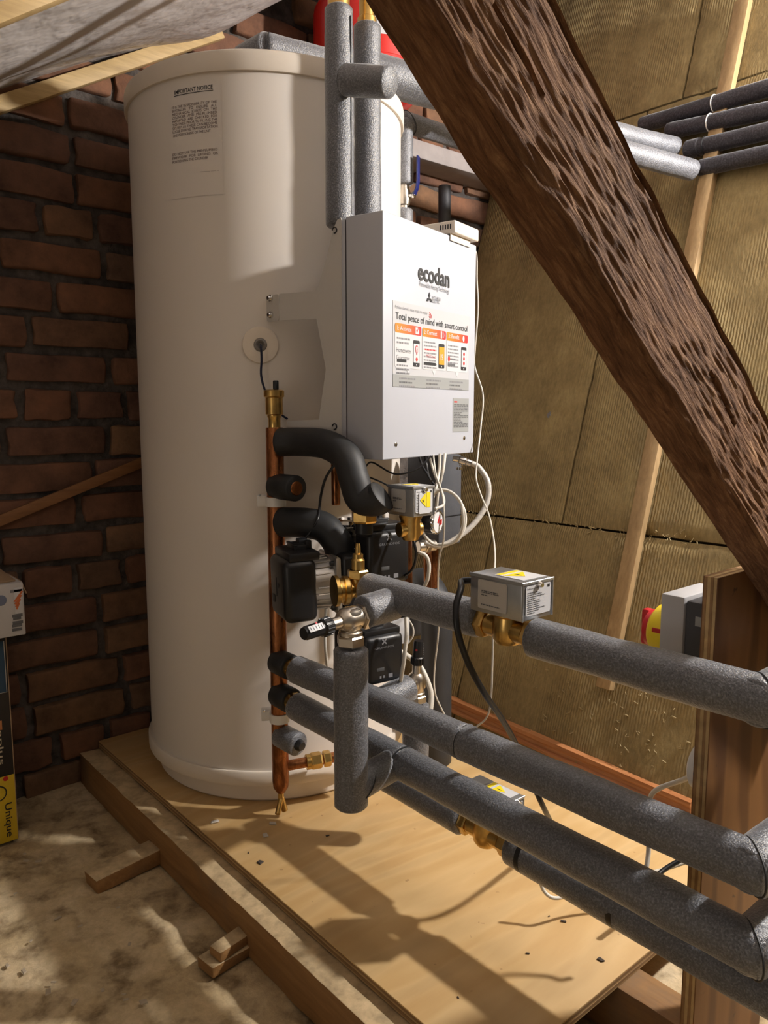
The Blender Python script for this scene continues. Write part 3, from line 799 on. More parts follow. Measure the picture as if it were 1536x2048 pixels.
    def lines(yt, n, gap, mat, wd=.56):
        bm = bmesh.new()
        for q in range(n):
            xx = x0+pw*.06; end = x0+pw*.06+pw*wd*rk.uniform(.8, 1)
            while xx < end:
                ww_ = min(rk.uniform(.002, .006), end-xx)
                vs = [bm.verts.new(PM @ V((px_, py_, .0013))) for px_, py_ in ((xx, yt-q*gap), (xx+ww_, yt-q*gap), (xx+ww_, yt-q*gap+gap*.42), (xx, yt-q*gap+gap*.42))]
                bm.faces.new(vs); xx += ww_+.0011
        finish('small_print', bm, mat, stk, smooth=None)
    if k == 0:
        lines(yh-.011, 2, .0075, INKL)
        text('printed_text', INKG, 'Homeowner', PM @ T(x0+pw*.05, yh-.034, .0013), pw*.57, .0085, stk)
        text('printed_text', INKG, 'Guarantee', PM @ T(x0+pw*.05, yh-.047, .0013), pw*.50, .0085, stk)
        lines(yh-.058, 3, .0068, INKL, .5)
        prism('badge', INK, [(x0+pw*.07, ybot+.010), (x0+pw*.42, ybot+.010), (x0+pw*.42, ybot+.0155), (x0+pw*.07, ybot+.0155)], PM @ T(0, 0, .0012), .0003, stk)
    elif k == 1:
        lines(yh-.011, 2, .0066, INKL); lines(yh-.0245, 1, .0066, INKR); lines(yh-.031, 5, .0066, INKL)
        text('printed_text', INKR, 'MELCloud', PM @ T(x0+pw*.16, ybot+.022, .0013), pw*.40, .006, stk)
        prism('badge', INK, [(x0+pw*.06, ybot+.008), (x0+pw*.56, ybot+.008), (x0+pw*.56, ybot+.0135), (x0+pw*.06, ybot+.0135)], PM @ T(0, 0, .0012), .0003, stk)
    else:
        lines(yh-.011, 7, .0066, INKL, .54)
        prism('icon', INKR, [(x0+pw*.11+.004*math.cos(t*math.pi/6), ybot+.024+.0055*math.sin(t*math.pi/6)) for t in range(12)], PM @ T(0, 0, .0012), .0003, stk)
        lines(ybot+.022, 1, .009, INKL, .36)
        prism('badge', INKG, [(x0+pw*.06, ybot+.010), (x0+pw*.40, ybot+.010), (x0+pw*.40, ybot+.0150), (x0+pw*.06, ybot+.0150)], PM @ T(0, 0, .0012), .0003, stk)
    yb2 = bb_-.008; x0b, pwb = x0+pw*.16, pw
    for q, (mt, wd) in enumerate(((INKL, .62), (INKG, .5), (INKL, .58))):
        bm = bmesh.new(); xx = x0b
        while xx < x0b+pwb*wd:
            ww_ = rk.uniform(.002, .006)
            vs = [bm.verts.new(PM @ V((px_, py_, .0011))) for px_, py_ in ((xx, yb2-q*.0068), (xx+ww_, yb2-q*.0068), (xx+ww_, yb2-q*.0068+.003), (xx, yb2-q*.0068+.003))]
            bm.faces.new(vs); xx += ww_+.0011
        finish('small_print', bm, mt, stk, smooth=None)
# rating plate
rx0, ry0 = pl_hit(905, 864); rx1, ry1 = pl_hit(937, 797); ry1 = pl_hit(905, 796)[1]
rp = prism('rating_label', BANDG, [(rx0, ry0), (rx1, ry0), (rx1, ry1), (rx0, ry1)], PM @ T(0, 0, .0003), .0004, ctl)
rk = random.Random(5); bm = bmesh.new()
for q in range(15):
    y_ = ry1-.014-q*(ry1-ry0-.02)/15; xx = rx0+.003; end = rx1-.003-(rk.random() < .4)*(rx1-rx0)*rk.uniform(0, .5)
    while xx < end:
        ww_ = min(rk.uniform(.002, .012), end-xx); vs = [bm.verts.new(PM @ V((a_, b_, .0010))) for a_, b_ in ((xx, y_), (xx+ww_, y_), (xx+ww_, y_+.0018), (xx, y_+.0018))]; bm.faces.new(vs); xx += ww_+.0015
finish('small_print', bm, INKG, rp, smooth=None)
prism('label_logo', INKR, [(rx0+.004, ry1-.009), (rx0+.016, ry1-.009), (rx0+.016, ry1-.006), (rx0+.004, ry1-.006)], PM @ T(0, 0, .0008), .0002, rp)
for px_, py_ in ((791.5, 889), (928, 876)):
    sx, sy = pl_hit(px_, py_)
    lathe('screw', CHROME, [(0, .0022), (.002, .0022), (.004, .0012), (.0045, 0)], PM @ T(sx, sy, 0), cover, 16)
    lathe('screw_recess', BLACK_PLA, [(0, .0026), (.0014, .0026), (.0014, .002)], PM @ T(sx, sy, 0), cover, 10)
# side bracket back to the cylinder
BLc = FL - PN*(DEP-.002)
BDIR = -PN; BNRM = -PD
def br(px, py):
    r, y = ray(px, py); t = (BLc+PD*.002-O).dot(BNRM)/r.dot(BNRM); q = O+r*t-BLc
    return q.dot(BDIR), q.z
MBR = Matrix(((BDIR.x, 0, BNRM.x, BLc.x), (BDIR.y, 0, BNRM.y, BLc.y), (0, 1, 0, 0), (0, 0, 0, 1)))
pts = [br(684, 436), br(676, 440), br(668, 458), br(655, 515), br(638, 572), br(632, 582), br(560, 588), br(560, 641), br(634, 638), br(653, 738), br(639, 839), br(575, 842), br(572, 905), br(684, 915)]
bk = prism('side_bracket', BRACKET, pts, MBR @ T(0, 0, -.002), .002, ctl)
fa = br(560, 614); fb = br(533, 614)
fl0 = MBR @ V((fa[0], fa[1], 0)); c1 = cyl_hit(534, 614, CR+.003)
fz = br(560, 588)[1]-br(560, 641)[1]
prism('bracket_flange', BRACKET, rrect((c1-fl0).xy.length, fz, .006, 4), frame(V((fl0.x, fl0.y, br(560, 641)[1])), V((c1.x-fl0.x, c1.y-fl0.y, 0)), V((0, 0, 1)).cross(V((c1.x-fl0.x, c1.y-fl0.y, 0))) * -1) @ T(0, 0, -.001), .002, ctl)
fd = V((c1.x-fl0.x, c1.y-fl0.y, 0)); fn = V((fd.y, -fd.x, 0)).normalized()
if fn.dot(-PN) > 0 and fn.dot(V((-CC.x, -CC.y, 0))) < 0: fn = -fn
if fn.dot(V((CC.x, CC.y, 0))) > 0: fn = -fn
for y_ in (599, 632):
    q = V((fl0.x, fl0.y, 0))+fd*.62; q.z = cyl_hit(543, y_, CR).z
    lathe('bolt', CHROME, [(0, .008), (.0038, .008), (.0045, .006), (.0045, .0035), (.0066, .0035), (.0068, .0), (0, 0)], zframe(q+fn*.001, fn), bk, 18)
    lathe('bolt_socket', BLACK_PLA, [(0, .0084), (.0018, .0084), (.0018, .007)], zframe(q+fn*.001, fn), bk, 6)
for y_ in (461, 853):
    q = MBR @ V((*br(671, y_), 0.0005))
    bm = bmesh.new(); add_tube(bm, [q+MBR.to_3x3() @ V((.005*math.cos(t*.5), .005*math.sin(t*.5), .0005)) for t in range(0, 11)], .0011, 6)
    finish('keyhole', bm, BLACK_PLA, bk)
# underside conduits / cable glands of the box are built with the cables
# receiver on top of the box
rcv = empty('wireless_receiver', PM @ V((.29, PH+.003, -.03)), 'small cream wireless receiver lying on top of the control box', 'receiver')
rs0 = pl_hit(899, 470)[0]; rw = .098
RM = PM @ T(rs0, PH+.0035, .012)
box('case', CREAM, (rw, .024, .10), RM @ T(rw/2, .012, -.05), rcv, .003, 3)
for k in range(5):
    box('vent_slot', BLACK_PLA, (.0006, .009, .0026), RM @ T(0.0, .013, -.010-.0055*k), rcv, 0)
box('button', WHITE_PL, (.010, .006, .001), RM @ T(.018, .012, .0003), rcv, .0002)
box('mount_lip', CREAM, (rw*.80, .014, .0016), RM @ T(rw*.40, -.006, -.0098), rcv, .0004)
# ================================================================== PIPEWORK
RI = .0262; WP = .785
def seam_ring(c, nrm, r, parent, mat=None, th=.0011, name='mitre_joint', maj=None):
    """dark joint line round a sleeve; maj stretches it along that vector (45 degree mitre)"""
    M = zframe(c, nrm); pts = []
    for k in range(33):
        a = 2*math.pi*k/32; p = M @ V((math.cos(a)*r, math.sin(a)*r, 0)) - V(c)
        if maj: p = p + V(nrm).normalized()*(p.dot(V(maj)))
        pts.append(V(c)+p)
    return tube(name, mat or BLACK_RUB, pts, th, parent, 6)
Uv = V((0, 1, 0)); Wv = V((1, 0, 0)); Hv = V((0, 0, 1))
def P(px, py, w=WP): return aw(px, py, w)
# --- top run, left half (brass valve to zone valve)
a, b = P(735, 1172), P(962, 1247); a.z = b.z = .5255
sleeve('insulated_pipe', GREY_FOAM, a, b, RI, label='grey foam-lagged pipe between the brass valve and the large steel zone valve', cat='pipe', group='lagged pipes')
# --- top run, right half with elbow
TZ = .5205
a = P(1066, 1282); b = P(1524, 1398); a.z = b.z = TZ
t = empty('insulated_pipe', a-Hv*RI, 'highest grey foam-lagged pipe running from the zone valve to the right edge', 'pipe', 'lagged pipes')
sleeve('sleeve', GREY_FOAM, a, b-Uv*RI*.8, RI, t); sleeve('elbow_sleeve', GREY_FOAM, b-Wv*RI*.6, b+Wv*.26, RI*.98, t)
seam_ring(b+Wv*.0-Uv*.0, (1, 0, 0), RI*1.012, t, maj=(0, 1, 0))
# --- middle run
a = P(594, 1337); b = P(1503, 1742); MZ0, MZ1 = .333, .339; a.z, b.z = MZ0, MZ1
t = empty('insulated_pipe', b-Hv*RI, 'middle grey foam-lagged pipe crossing the whole plywood sheet above another', 'pipe', 'lagged pipes')
j = a.lerp(b, (a.y-P(930, 1490).y)/(a.y-b.y))
sleeve('sleeve', GREY_FOAM, a, j, RI, t); sleeve('sleeve', GREY_FOAM, j, b-Uv*RI*.8, RI*1.01, t)
sleeve('elbow_sleeve', GREY_FOAM, b-Wv*RI*.6, b+Wv*.26, RI*.98, t)
seam_ring(b, (1, 0, 0), RI*1.012, t, maj=(0, 1, 0)); seam_ring(j, b-a, RI*1.005, t, PALE_FOAM, .0008, 'butt_joint')
# --- lower run
a = P(592, 1413); b = P(1499, 1892); a.z, b.z = .2595, .2475
t = empty('insulated_pipe', b-Hv*RI, 'lower grey foam-lagged pipe running just under the middle one', 'pipe', 'lagged pipes')
j = a.lerp(b, (a.y-P(806, 1520).y)/(a.y-b.y))
sleeve('sleeve', GREY_FOAM, a, j, RI, t); sleeve('sleeve', GREY_FOAM, j, b-Uv*RI*.8, RI*1.02, t)
sleeve('elbow_sleeve', GREY_FOAM, b-Wv*RI*.6, b+Wv*.26, RI*.98, t)
seam_ring(b, (1, 0, 0), RI*1.012, t, maj=(0, 1, 0)); seam_ring(j, b-a, RI*1.015, t)
# --- lowest run (with small zone valve), further back and close to the sheet
RU = .889
v2 = aY(832, 1366, 1.38)
P4W = .87; pa, pb = aw(1241, 1819, P4W), aw(1536, 1988, P4W)
P4Z = pb.z
def p4(px, py): q = aw(px, py, P4W); q.z = pa.z + (pb.z-pa.z)*(pa.y-q.y)/(pa.y-pb.y); return q
c1 = p4(928, 1640); a = p4(800, 1560); a.y = 1.12
t = empty('insulated_pipe', c1-Hv*RI, 'short dark grey lagged pipe under the lower run, left of its brass valve', 'pipe', 'lagged pipes')
sleeve('sleeve', GREY_FOAM, a+Uv*.02, c1, RI, t)
c2 = p4(1022, 1705); c3 = V((P4W, .05, P4Z-.004))
t = empty('insulated_pipe', c3-Hv*RI, 'lowest grey foam-lagged pipe leaving at the bottom right corner', 'pipe', 'lagged pipes')
sleeve('sleeve', GREY_FOAM, c2, c3, RI, t)
for px, py in ((1053, 1722), (1238, 1818)):
    q = p4(px, py)
    tube('tape_band', BLACK_PLA, [q-Uv*.004, q+Uv*.004], RI*1.015, t, 28)
# --- riser of the bypass
RW = .6905
t = empty('insulated_pipe', (RW, RU, .205), 'upright grey foam-lagged pipe below the nickel bypass valve, in front of the others', 'pipe', 'lagged pipes')
sleeve('sleeve', GREY_FOAM, (RW, RU, .2085), (RW, RU, .4615), RI, t)
sleeve('elbow_sleeve', GREY_FOAM, (RW-.005, RU, .238), (WP-.004, RU, .252), RI*.97, t)
seam_ring((RW+RI*.75, RU, .240), (1, 0, 0), RI*1.0, t, maj=(0, 0, .75))
for z_ in (.2085, .2075): pass
# stub from the bypass valve to the top run
sleeve('insulated_pipe', GREY_FOAM, (RW+.022, RU, .513), (WP-.006, RU, .517), RI*.98, label='short stub of grey foam lagging right of the nickel bypass valve', cat='pipe', group='lagged pipes')
# --- nickel bypass valves
def bypass(c, up, side, dial, label, scale=1.0, hexside=True):
    """c = centre; up = axis of the outlet nut; side = axis of the side union; dial = dial axis"""
    c = V(c); up, side, dial = V(up).normalized(), V(side).normalized(), V(dial).normalized(); s = scale
    o = empty('bypass_valve', c-V((0, 0, .02)), label, 'valve', 'bypass valves')
    lathe('valve_body', NICKEL, [(0, -.022*s), (.012*s, -.022*s), (.0155*s, -.016*s), (.0165*s, -.006*s), (.0165*s, .006*s), (.015*s, .014*s), (.010*s, .020*s), (0, .022*s)], zframe(c, dial), o, 28)
    box('octagon', NICKEL, (.030*s, .030*s, .022*s), zframe(c, dial), o, .006*s, 2)
    cyl('neck', NICKEL, .0135*s, c, c+up*.024*s, o); hexnut('hex_nut', NICKEL, .0195*s, c+up*.022*s, c+up*.037*s, o); cyl('collar', NICKEL, .0165*s, c+up*.016*s, c+up*.022*s, o)
    if hexside:
        cyl('neck', NICKEL, .0125*s, c, c+side*.020*s, o); hexnut('hex_nut', NICKEL, .0185*s, c+side*.016*s, c+side*.028*s, o)
    else:
        cyl('neck', NICKEL, .012*s, c, c+side*.022*s, o)
    cyl('spindle', NICKEL, .0085*s, c+dial*.014*s, c+dial*.040*s, o)
    n = 14; prof = [(0, .036*s), (.0105*s, .036*s), (.0115*s, .038*s), (.0115*s, .050*s), (.0095*s, .052*s), (.0092*s, .078*s), (.0080*s, .082*s), (0, .082*s)]
    kn = lathe('dial_knob', BLACK_PLA, prof, zframe(c, dial), o, 24)
    bm = bmesh.new()
    for k in range(n):
        a = 2*math.pi*k/n; M = zframe(c, dial) @ Matrix.Rotation(a, 4, 'Z')
        add_box(bm, (.002*s, .002*s, .012*s), M @ T(.0118*s, 0, .044*s), .0005*s, 1)
    finish('knob_rib', bm, BLACK_PLA, kn)
    return o, zframe(c, dial), kn, s
vc = V((RW, RU, .5065))
o, M, kn, s = bypass(vc, (0, 0, -1), (1, 0, 0), (-1, -.10, -.045), 'nickel bypass valve with a black numbered dial on top of the upright lagged pipe', 1.12)
dv = V((-1, -.10, -.045)).normalized(); tv = V((-.35, -.75, .55)); tv = (tv-dv*tv.dot(dv)).normalized()
SM = frame(vc+dv*.073*s*1.0+tv*.0100*s, dv, tv)
box('scale_strip', PAPER, (.024*s, .0085*s, .001), SM @ T(-.006*s, 0, 0), kn, .0003)
for k in range(5): box('scale_mark', INK, (.0008, .005*s, .0004), SM @ T((-.015+.0045*k)*s, 0, .0006), kn, 0)
box('red_pointer', REDPL, (.003*s, .003*s, .001), SM @ T(-.010*s, -.0055*s, -.001), kn, .0004)
o, M, kn, s = bypass(v2, (0, 0, -1), (-1, 0, 0), (.03, -.05, 1), 'nickel bypass valve with an upright black dial behind the middle pipe', 1.0, False)
for k in range(7): box('scale_mark', INKL, (.006, .0008, .0012), frame(v2+V((.0094*.707, -.0094*.707-.003, .056+.0034*k)), (.762, -.648, 0), (.0, 0, 1)), kn, 0)
dd_ = V((-.648, -.762, 0)); box('red_pointer', REDPL, (.004, .0016, .003), frame(v2+dd_*.0097+Hv*.066, (.762, -.648, 0), (0, 0, 1)), kn, .0003)
sleeve('insulated_pipe', GREY_FOAM, v2+V((-.016, 0, -.004)), v2+V((-.095, 0, -.016)), .0252, label='short stub of grey foam lagging left of the upright-dial bypass valve', cat='pipe', group='lagged pipes')
sleeve('insulated_pipe', GREY_FOAM, (v2.x, v2.y, pa.z-.02), (v2.x, v2.y, v2.z-.040), .0252, label='upright grey lagged pipe under the second bypass valve', cat='pipe', group='lagged pipes')
# --- brass valve at the left end of the top run
bv = P(716, 1172); bv.z = .528
o = empty('brass_valve', bv-Hv*.03, 'brass valve body with a capped stem in front of the front pump', 'valve')
cyl('body', BRASS, .0155, bv-Hv*.018, bv+Hv*.026, o); hexnut('bonnet_nut', BRASS, .0185, bv+Hv*.010, bv+Hv*.026, o)
lathe('stem', BRASS, [(0, .024), (.0115, .024), (.0115, .042), (.009, .045), (.009, .052), (.005, .054), (.0045, .066), (.0035, .070), (0, .070)], zframe(bv, Hv), o, 24)
cyl('outlet', BRASS, .013, bv, bv-Uv*.02, o)
lathe('union_flange', BRASS, [(0, .0), (.013, .0), (.014, .014), (.022, .016), (.0245, .019), (.0245, .026), (.021, .028), (.021, .033), (.026, .036), (.026, .042), (0, .044)], zframe(bv+V((0, 0, -.008)), cam_xy(-.85, -.30)), o, 40)
# --- zone valves
def zone_valve(uN, uF, wl, wr, z0, z1, pipe_c, label, txt=True, body=True):
    c = V(((wl+wr)/2, (uN+uF)/2, z0)); o = empty('zone_valve', c-Hv*.04, label, 'valve', 'motorised zone valves')
    case = wbox('actuator_case', GALV, (wl, uN, z0), (wr, uF, z1), o, bevel=.0022)
    bm = bmesh.new()   # lid lip round the end and top edges
    th = .0012
    for M_, s_ in ((T((wl+wr)/2, uN-.0004, z1-.002), (wr-wl+.002, .003, .004)), (T(wl-.0004, (uN+uF)/2, z1-.002), (.002, abs(uF-uN)+.002, .005)),
                   (T(wr-.001, uN-.0005, (z0+z1)/2), (.0022, .0022, z1-z0)), (T(wl+.001, uN-.0005, (z0+z1)/2), (.0022, .0022, z1-z0))):
        add_box(bm, s_, M_, .0006, 1)
    finish('lid_lip', bm, GALV, case)
    lathe('lid_screw', CHROME, [(0, .006), (.003, .006), (.0042, .004), (.0045, 0), (0, 0)], zframe(((wl+wr)/2+.001, uN-.001, z1-.006), -Uv), case, 14)
    hw = wr-wl; hz = z1-z0; hu = uF-uN
    # end label
    EL = Matrix(((1, 0, 0, wl), (0, 0, -1, uN-.0009), (0, 1, 0, z0), (0, 0, 0, 1)))
    lb = prism('end_label', PAPER, rrect(hw*.80, hz*.76, .003, 4, hw*.10, hz*.13), EL, .0004, case)
    rz = random.Random(int(uN*1000)); bm = bmesh.new()
    for q in range(11):
        y_ = hz*.76-q*hz*.052-.003; xx = hw*.14; end = hw*(.14+rz.uniform(.25, .62))
        while xx < end:
            l_ = min(rz.uniform(.002, .006), end-xx)
            bm.faces.new([bm.verts.new(EL @ V((x_, yy, .0008))) for x_, yy in ((xx, y_), (xx+l_, y_), (xx+l_, y_+.0012), (xx, y_+.0012))]); xx += l_+.0009
    finish('small_print', bm, INKG, lb, smooth=None)
    if txt: text('printed_text', INK, 'Honeywell', EL @ T(hw*.14, hz*.795, .0008), hw*.38, .0026, lb)
    prism('label_mark', INK, [(hw*.79, hz*.78), (hw*.86, hz*.78), (hw*.86, hz*.85), (hw*.79, hz*.85)], EL @ T(0, 0, .0005), .0003, lb)
    # side label
    SLm = Matrix(((0, 0, -1, wl-.0006), (-1, 0, 0, uF), (0, 1, 0, z0), (0, 0, 0, 1)))
    sl = prism('side_label', BEIGEP, rrect(hu*.56, hz*.76, .003, 4, hu*.17, hz*.12), SLm, .0004, case)
    bm = bmesh.new()
    for (fx, fy, fl_) in ((.24, .58, .32), (.24, .54, .34), (.24, .47, .13), (.24, .22, .36)):
        xx = hu*fx; end = xx+hu*fl_
        while xx < end:
            l_ = min(rz.uniform(.002, .006), end-xx)
            bm.faces.new([bm.verts.new(SLm @ V((x_, yy, .0008))) for x_, yy in ((xx, hz*fy), (xx+l_, hz*fy), (xx+l_, hz*fy+.0013), (xx, hz*fy+.0013))]); xx += l_+.0009
    finish('small_print', bm, INKG, sl, smooth=None)
    # warning label on top
    TL = Matrix(((0, 1, 0, wl), (-1, 0, 0, uF), (0, 0, 1, z1+.0003), (0, 0, 0, 1)))
    wbl = prism('warning_label', PAPER, [(hu*.36, hw*.18), (hu*.92, hw*.18), (hu*.92, hw*.92), (hu*.36, hw*.92)], TL, .0003, case)
    prism('warning_stripe', YELLOW, [(hu*.38, hw*.22), (hu*.46, hw*.22), (hu*.46, hw*.88), (hu*.38, hw*.88)], TL @ T(0, 0, .0003), .0003, wbl)
    prism('warning_triangle', YELLOW, [(hu*.52, hw*.20), (hu*.52, hw*.86), (hu*.75, hw*.53)], TL @ T(0, 0, .0003), .0003, wbl)
    prism('warning_bolt', INK, [(hu*.56, hw*.50), (hu*.62, hw*.57), (hu*.62, hw*.52), (hu*.68, hw*.55), (hu*.61, hw*.47), (hu*.61, hw*.52)], TL @ T(0, 0, .0006), .0002, wbl)
    if body:
        pc = V(pipe_c)
        bd_ = lathe('valve_body', BRASS, [(0, -.020), (.016, -.019), (.0205, -.012), (.021, .004), (.019, .018), (.021, .020), (.021, .026), (0, .026)], zframe(pc, Hv), o, 32)
        cyl('port', BRASS, .0155, pc-Uv*.034, pc+Uv*.034, o); hexnut('union_nut', BRASS, .0205, pc-Uv*.050, pc-Uv*.034, o); hexnut('union_nut', BRASS, .0205, pc+Uv*.034, pc+Uv*.050, o)
        cyl('pipe_tail', COPPER, .0112, pc-Uv*.064, pc+Uv*.064, o)
    return o, case
wl = WP-.030
nB = aw(1044, 1206, wl); fB = aw(940, 1190, wl); rB = au(1105, 1195, nB.y)
zt = aw(1044, 1166, wl).z; zb = aw(1044, 1246, wl).z
zone_valve(nB.y, fB.y, wl, rB.x, zb, zt, (WP, P(1015, 1270).y, .522), 'large galvanised zone valve box standing on the top run of pipe')
nA = aY(826, 1002, 1.30); wlA = nA.x
fA = aw(775, 1000, wlA); rA = au(868, 1000, nA.y); ztA = aw(826, 974, wlA).z; zbA = aw(826, 1035, wlA).z
o, caseA = zone_valve(nA.y, fA.y, wlA, rA.x, zbA, ztA, ((wlA+rA.x)/2, (nA.y+fA.y)/2, zbA-.02), 'small galvanised zone valve box hanging just below the control box', body=False)
prism('warning_label', PAPER, rrect((rA.x-wlA)*.52, (ztA-zbA)*.70, .002, 4, (rA.x-wlA)*.24, (ztA-zbA)*.10), Matrix(((1, 0, 0, wlA), (0, 0, -1, nA.y-.0022), (0, 1, 0, zbA), (0, 0, 0, 1))), .0005, caseA)
EA = Matrix(((1, 0, 0, wlA), (0, 0, -1, nA.y-.0030), (0, 1, 0, zbA), (0, 0, 0, 1))); hwA, hzA = rA.x-wlA, ztA-zbA
prism('warning_stripe', YELLOW, [(hwA*.58, hzA*.30), (hwA*.76, hzA*.30), (hwA*.76, hzA*.80), (hwA*.58, hzA*.80)], EA, .0004, caseA)
prism('warning_triangle', YELLOW, [(hwA*.54, hzA*.32), (hwA*.54, hzA*.78), (hwA*.28, hzA*.55)], EA, .0004, caseA)
prism('warning_bolt', INK, [(hwA*.46, hzA*.50), (hwA*.42, hzA*.57), (hwA*.42, hzA*.52), (hwA*.36, hzA*.55), (hwA*.43, hzA*.47), (hwA*.43, hzA*.52)], EA @ T(0, 0, .0004), .0003, caseA)
cA = V(((wlA+rA.x)/2, (nA.y+fA.y)/2, zbA))
lathe('valve_body', BRASS, [(0, -.045), (.014, -.045), (.018, -.036), (.018, -.01), (.021, -.004), (.021, 0), (0, 0)], zframe(cA, Hv), o, 28)
cyl('port', BRASS, .013, cA+V((-.024, .004, -.026)), cA+V((.02, -.004, -.026)), o)
wlC = P4W-.030
nC = aw(1018, 1605, wlC); fC = aw(930, 1563, wlC); rC = au(1048, 1590, nC.y)
zone_valve(nC.y, fC.y, wlC, rC.x, nC.z-.056, nC.z, p4(972, 1672), 'galvanised zone valve box half hidden behind the lower pipe', txt=False)
# --- copper manifold
mu = V((.7945, 1.2545, 0))
man = empty('copper_manifold', (mu.x, mu.y, .05), 'tall tarnished copper manifold pipe strapped to the front of the cylinder', 'pipe')
MR = .0168
lathe('manifold_pipe', COPPER, [(0, .052), (.008, .054), (.015, .066), (MR, .080), (MR, .784), (MR-.001, .786), (0, .786)], Matrix.Translation((mu.x, mu.y, 0)), man, 36)
lathe('air_vent', BRASS, [(0, .786), (.0115, .786), (.0115, .803), (.0135, .806), (.0135, .809), (.0165, .811), (.0165, .842), (.0195, .844), (.0195, .855), (.016, .857), (0, .857)], Matrix.Translation((mu.x, mu.y, 0)), man, 36)
lathe('vent_cap', BLACK_PLA, [(0, .857), (.0052, .857), (.0055, .859), (.0055, .872), (.0045, .874), (0, .874)], Matrix.Translation((mu.x+.002, mu.y-.004, 0)), man, 14)
def ctube(name, mat, a, b, r, **k): return tube(name, mat, [a, b], r, man, 28, .003, **k)
for z_, nm in ((.655, 'a'), (.2105, 'b')):
    zz = {'a': aY(545, 1003, 1.47).z, 'b': aY(555, 1434, 1.47).z}[nm]
    lathe('pipe_clip', WHITE_PL, [(MR, -.009), (MR+.003, -.009), (MR+.003, .009), (MR, .009)], Matrix.Translation((mu.x, mu.y, zz)), man, 32)
    box('clip_foot', WHITE_PL, (.020, .034, .022), frame((mu.x-.006, mu.y+.027, zz), (.5, .86, 0), Hv), man, .002)
    lathe('clip_screw', CHROME, [(0, .003), (.002, .003), (.0028, 0)], zframe((mu.x-.0235, mu.y+.020, zz+.012), (-.6, -.8, 0)), man, 10)
z_ = aY(565, 974, 1.45).z; a = V((mu.x, mu.y, z_)); d_ = V((.04, -1, 0)).normalized()
ctube('stub_lagging', BLACK_RUB, a, a+d_*.068, .0245); cyl('stub_end', COPPER, .0135, a+d_*.066, a+d_*.0695, man)
for y_, nm in ((1330, 0), (1405, 1)):
    z_ = (.3285, .2615)[nm]; a = V((mu.x-.003, mu.y, z_)); d_ = V((-.02, -1, 0)).normalized()
    ctube('stub_lagging', BLACK_RUB, a, a+d_*.052, .0245); cyl('stub_fitting', BRASS, .0185, a+d_*.05, a+d_*.066, man); hexnut('stub_nut', BRASS, .0195, a+d_*.052, a+d_*.060, man)
a = V((mu.x, mu.y, aY(565, 1478, 1.45).z)); d_ = V((.10, -1, -.05)).normalized()
ctube('stub_lagging', GREY_FOAM, a, a+d_*.058, .0235); lathe('stub_plug', BLACK_PLA, [(0, .012), (.008, .012), (.011, .008), (.0115, 0), (0, 0)], zframe(a+d_*.057, d_), man, 20)
a = V((mu.x, mu.y, .108)); d_ = V((.93, -.36, .03)).normalized()
cyl('branch_pipe', COPPER, .0105, a, a+d_*.21, man)
cyl('branch_nut', BRASS, .0155, a+d_*.052, a+d_*.062, man); hexnut('branch_nut', BRASS, .0170, a+d_*.062, a+d_*.085, man); hexnut('branch_nut', BRASS, .0165, a+d_*.088, a+d_*.104, man)
dr = V((mu.x, mu.y, .052))
cyl('drain_neck', BRASS, .006, dr-Hv*.012, dr+Hv*.008, man); cyl('drain_arm', BRASS, .0055, dr-Hv*.010, dr+V((-.018, -.014, -.034)), man); cyl('drain_arm', BRASS, .0065, dr-Hv*.008, dr+V((.006, -.004, -.038)), man)
# --- black rubber bends off the manifold
top0 = V((mu.x, mu.y-.012, aY(556, 885, 1.46).z))
pp = [top0, aY(600, 884, 1.445), aY(652, 889, 1.40), aY(693, 915, 1.355), aY(708, 958, 1.34), aY(722, 996, 1.335), aY(750, 1000, 1.325), aY(766, 990, 1.32)]
tube('rubber_lagged_bend', BLACK_RUB, spline(pp, 8), lambda s: .0268+.005*max(0, s-.55), None, 32, .004, label='upper black rubber-lagged S-bend from the manifold down to the rear pump', cat='pipe', group='black rubber bends')
nt_ = aY(728, 1034, 1.345)
o = empty('brass_union', nt_-Hv*.02, 'brass union nut under the upper black bend', 'fitting')
hexnut('nut', BRASS, .0235, nt_-Hv*.010, nt_+Hv*.012, o); cyl('tail', BLACK_PLA, .016, nt_-Hv*.03, nt_-Hv*.010, o)
pp = [V((mu.x+.004, mu.y-.012, aY(575, 1046, 1.45).z)), aY(612, 1046, 1.43), aY(650, 1056, 1.42), aY(676, 1088, 1.41), aY(682, 1125, 1.405)]
tube('rubber_lagged_bend', BLACK_RUB, spline(pp, 8), .0285, None, 32, .004, label='lower black rubber-lagged bend from the manifold into the front pump', cat='pipe', group='black rubber bends')
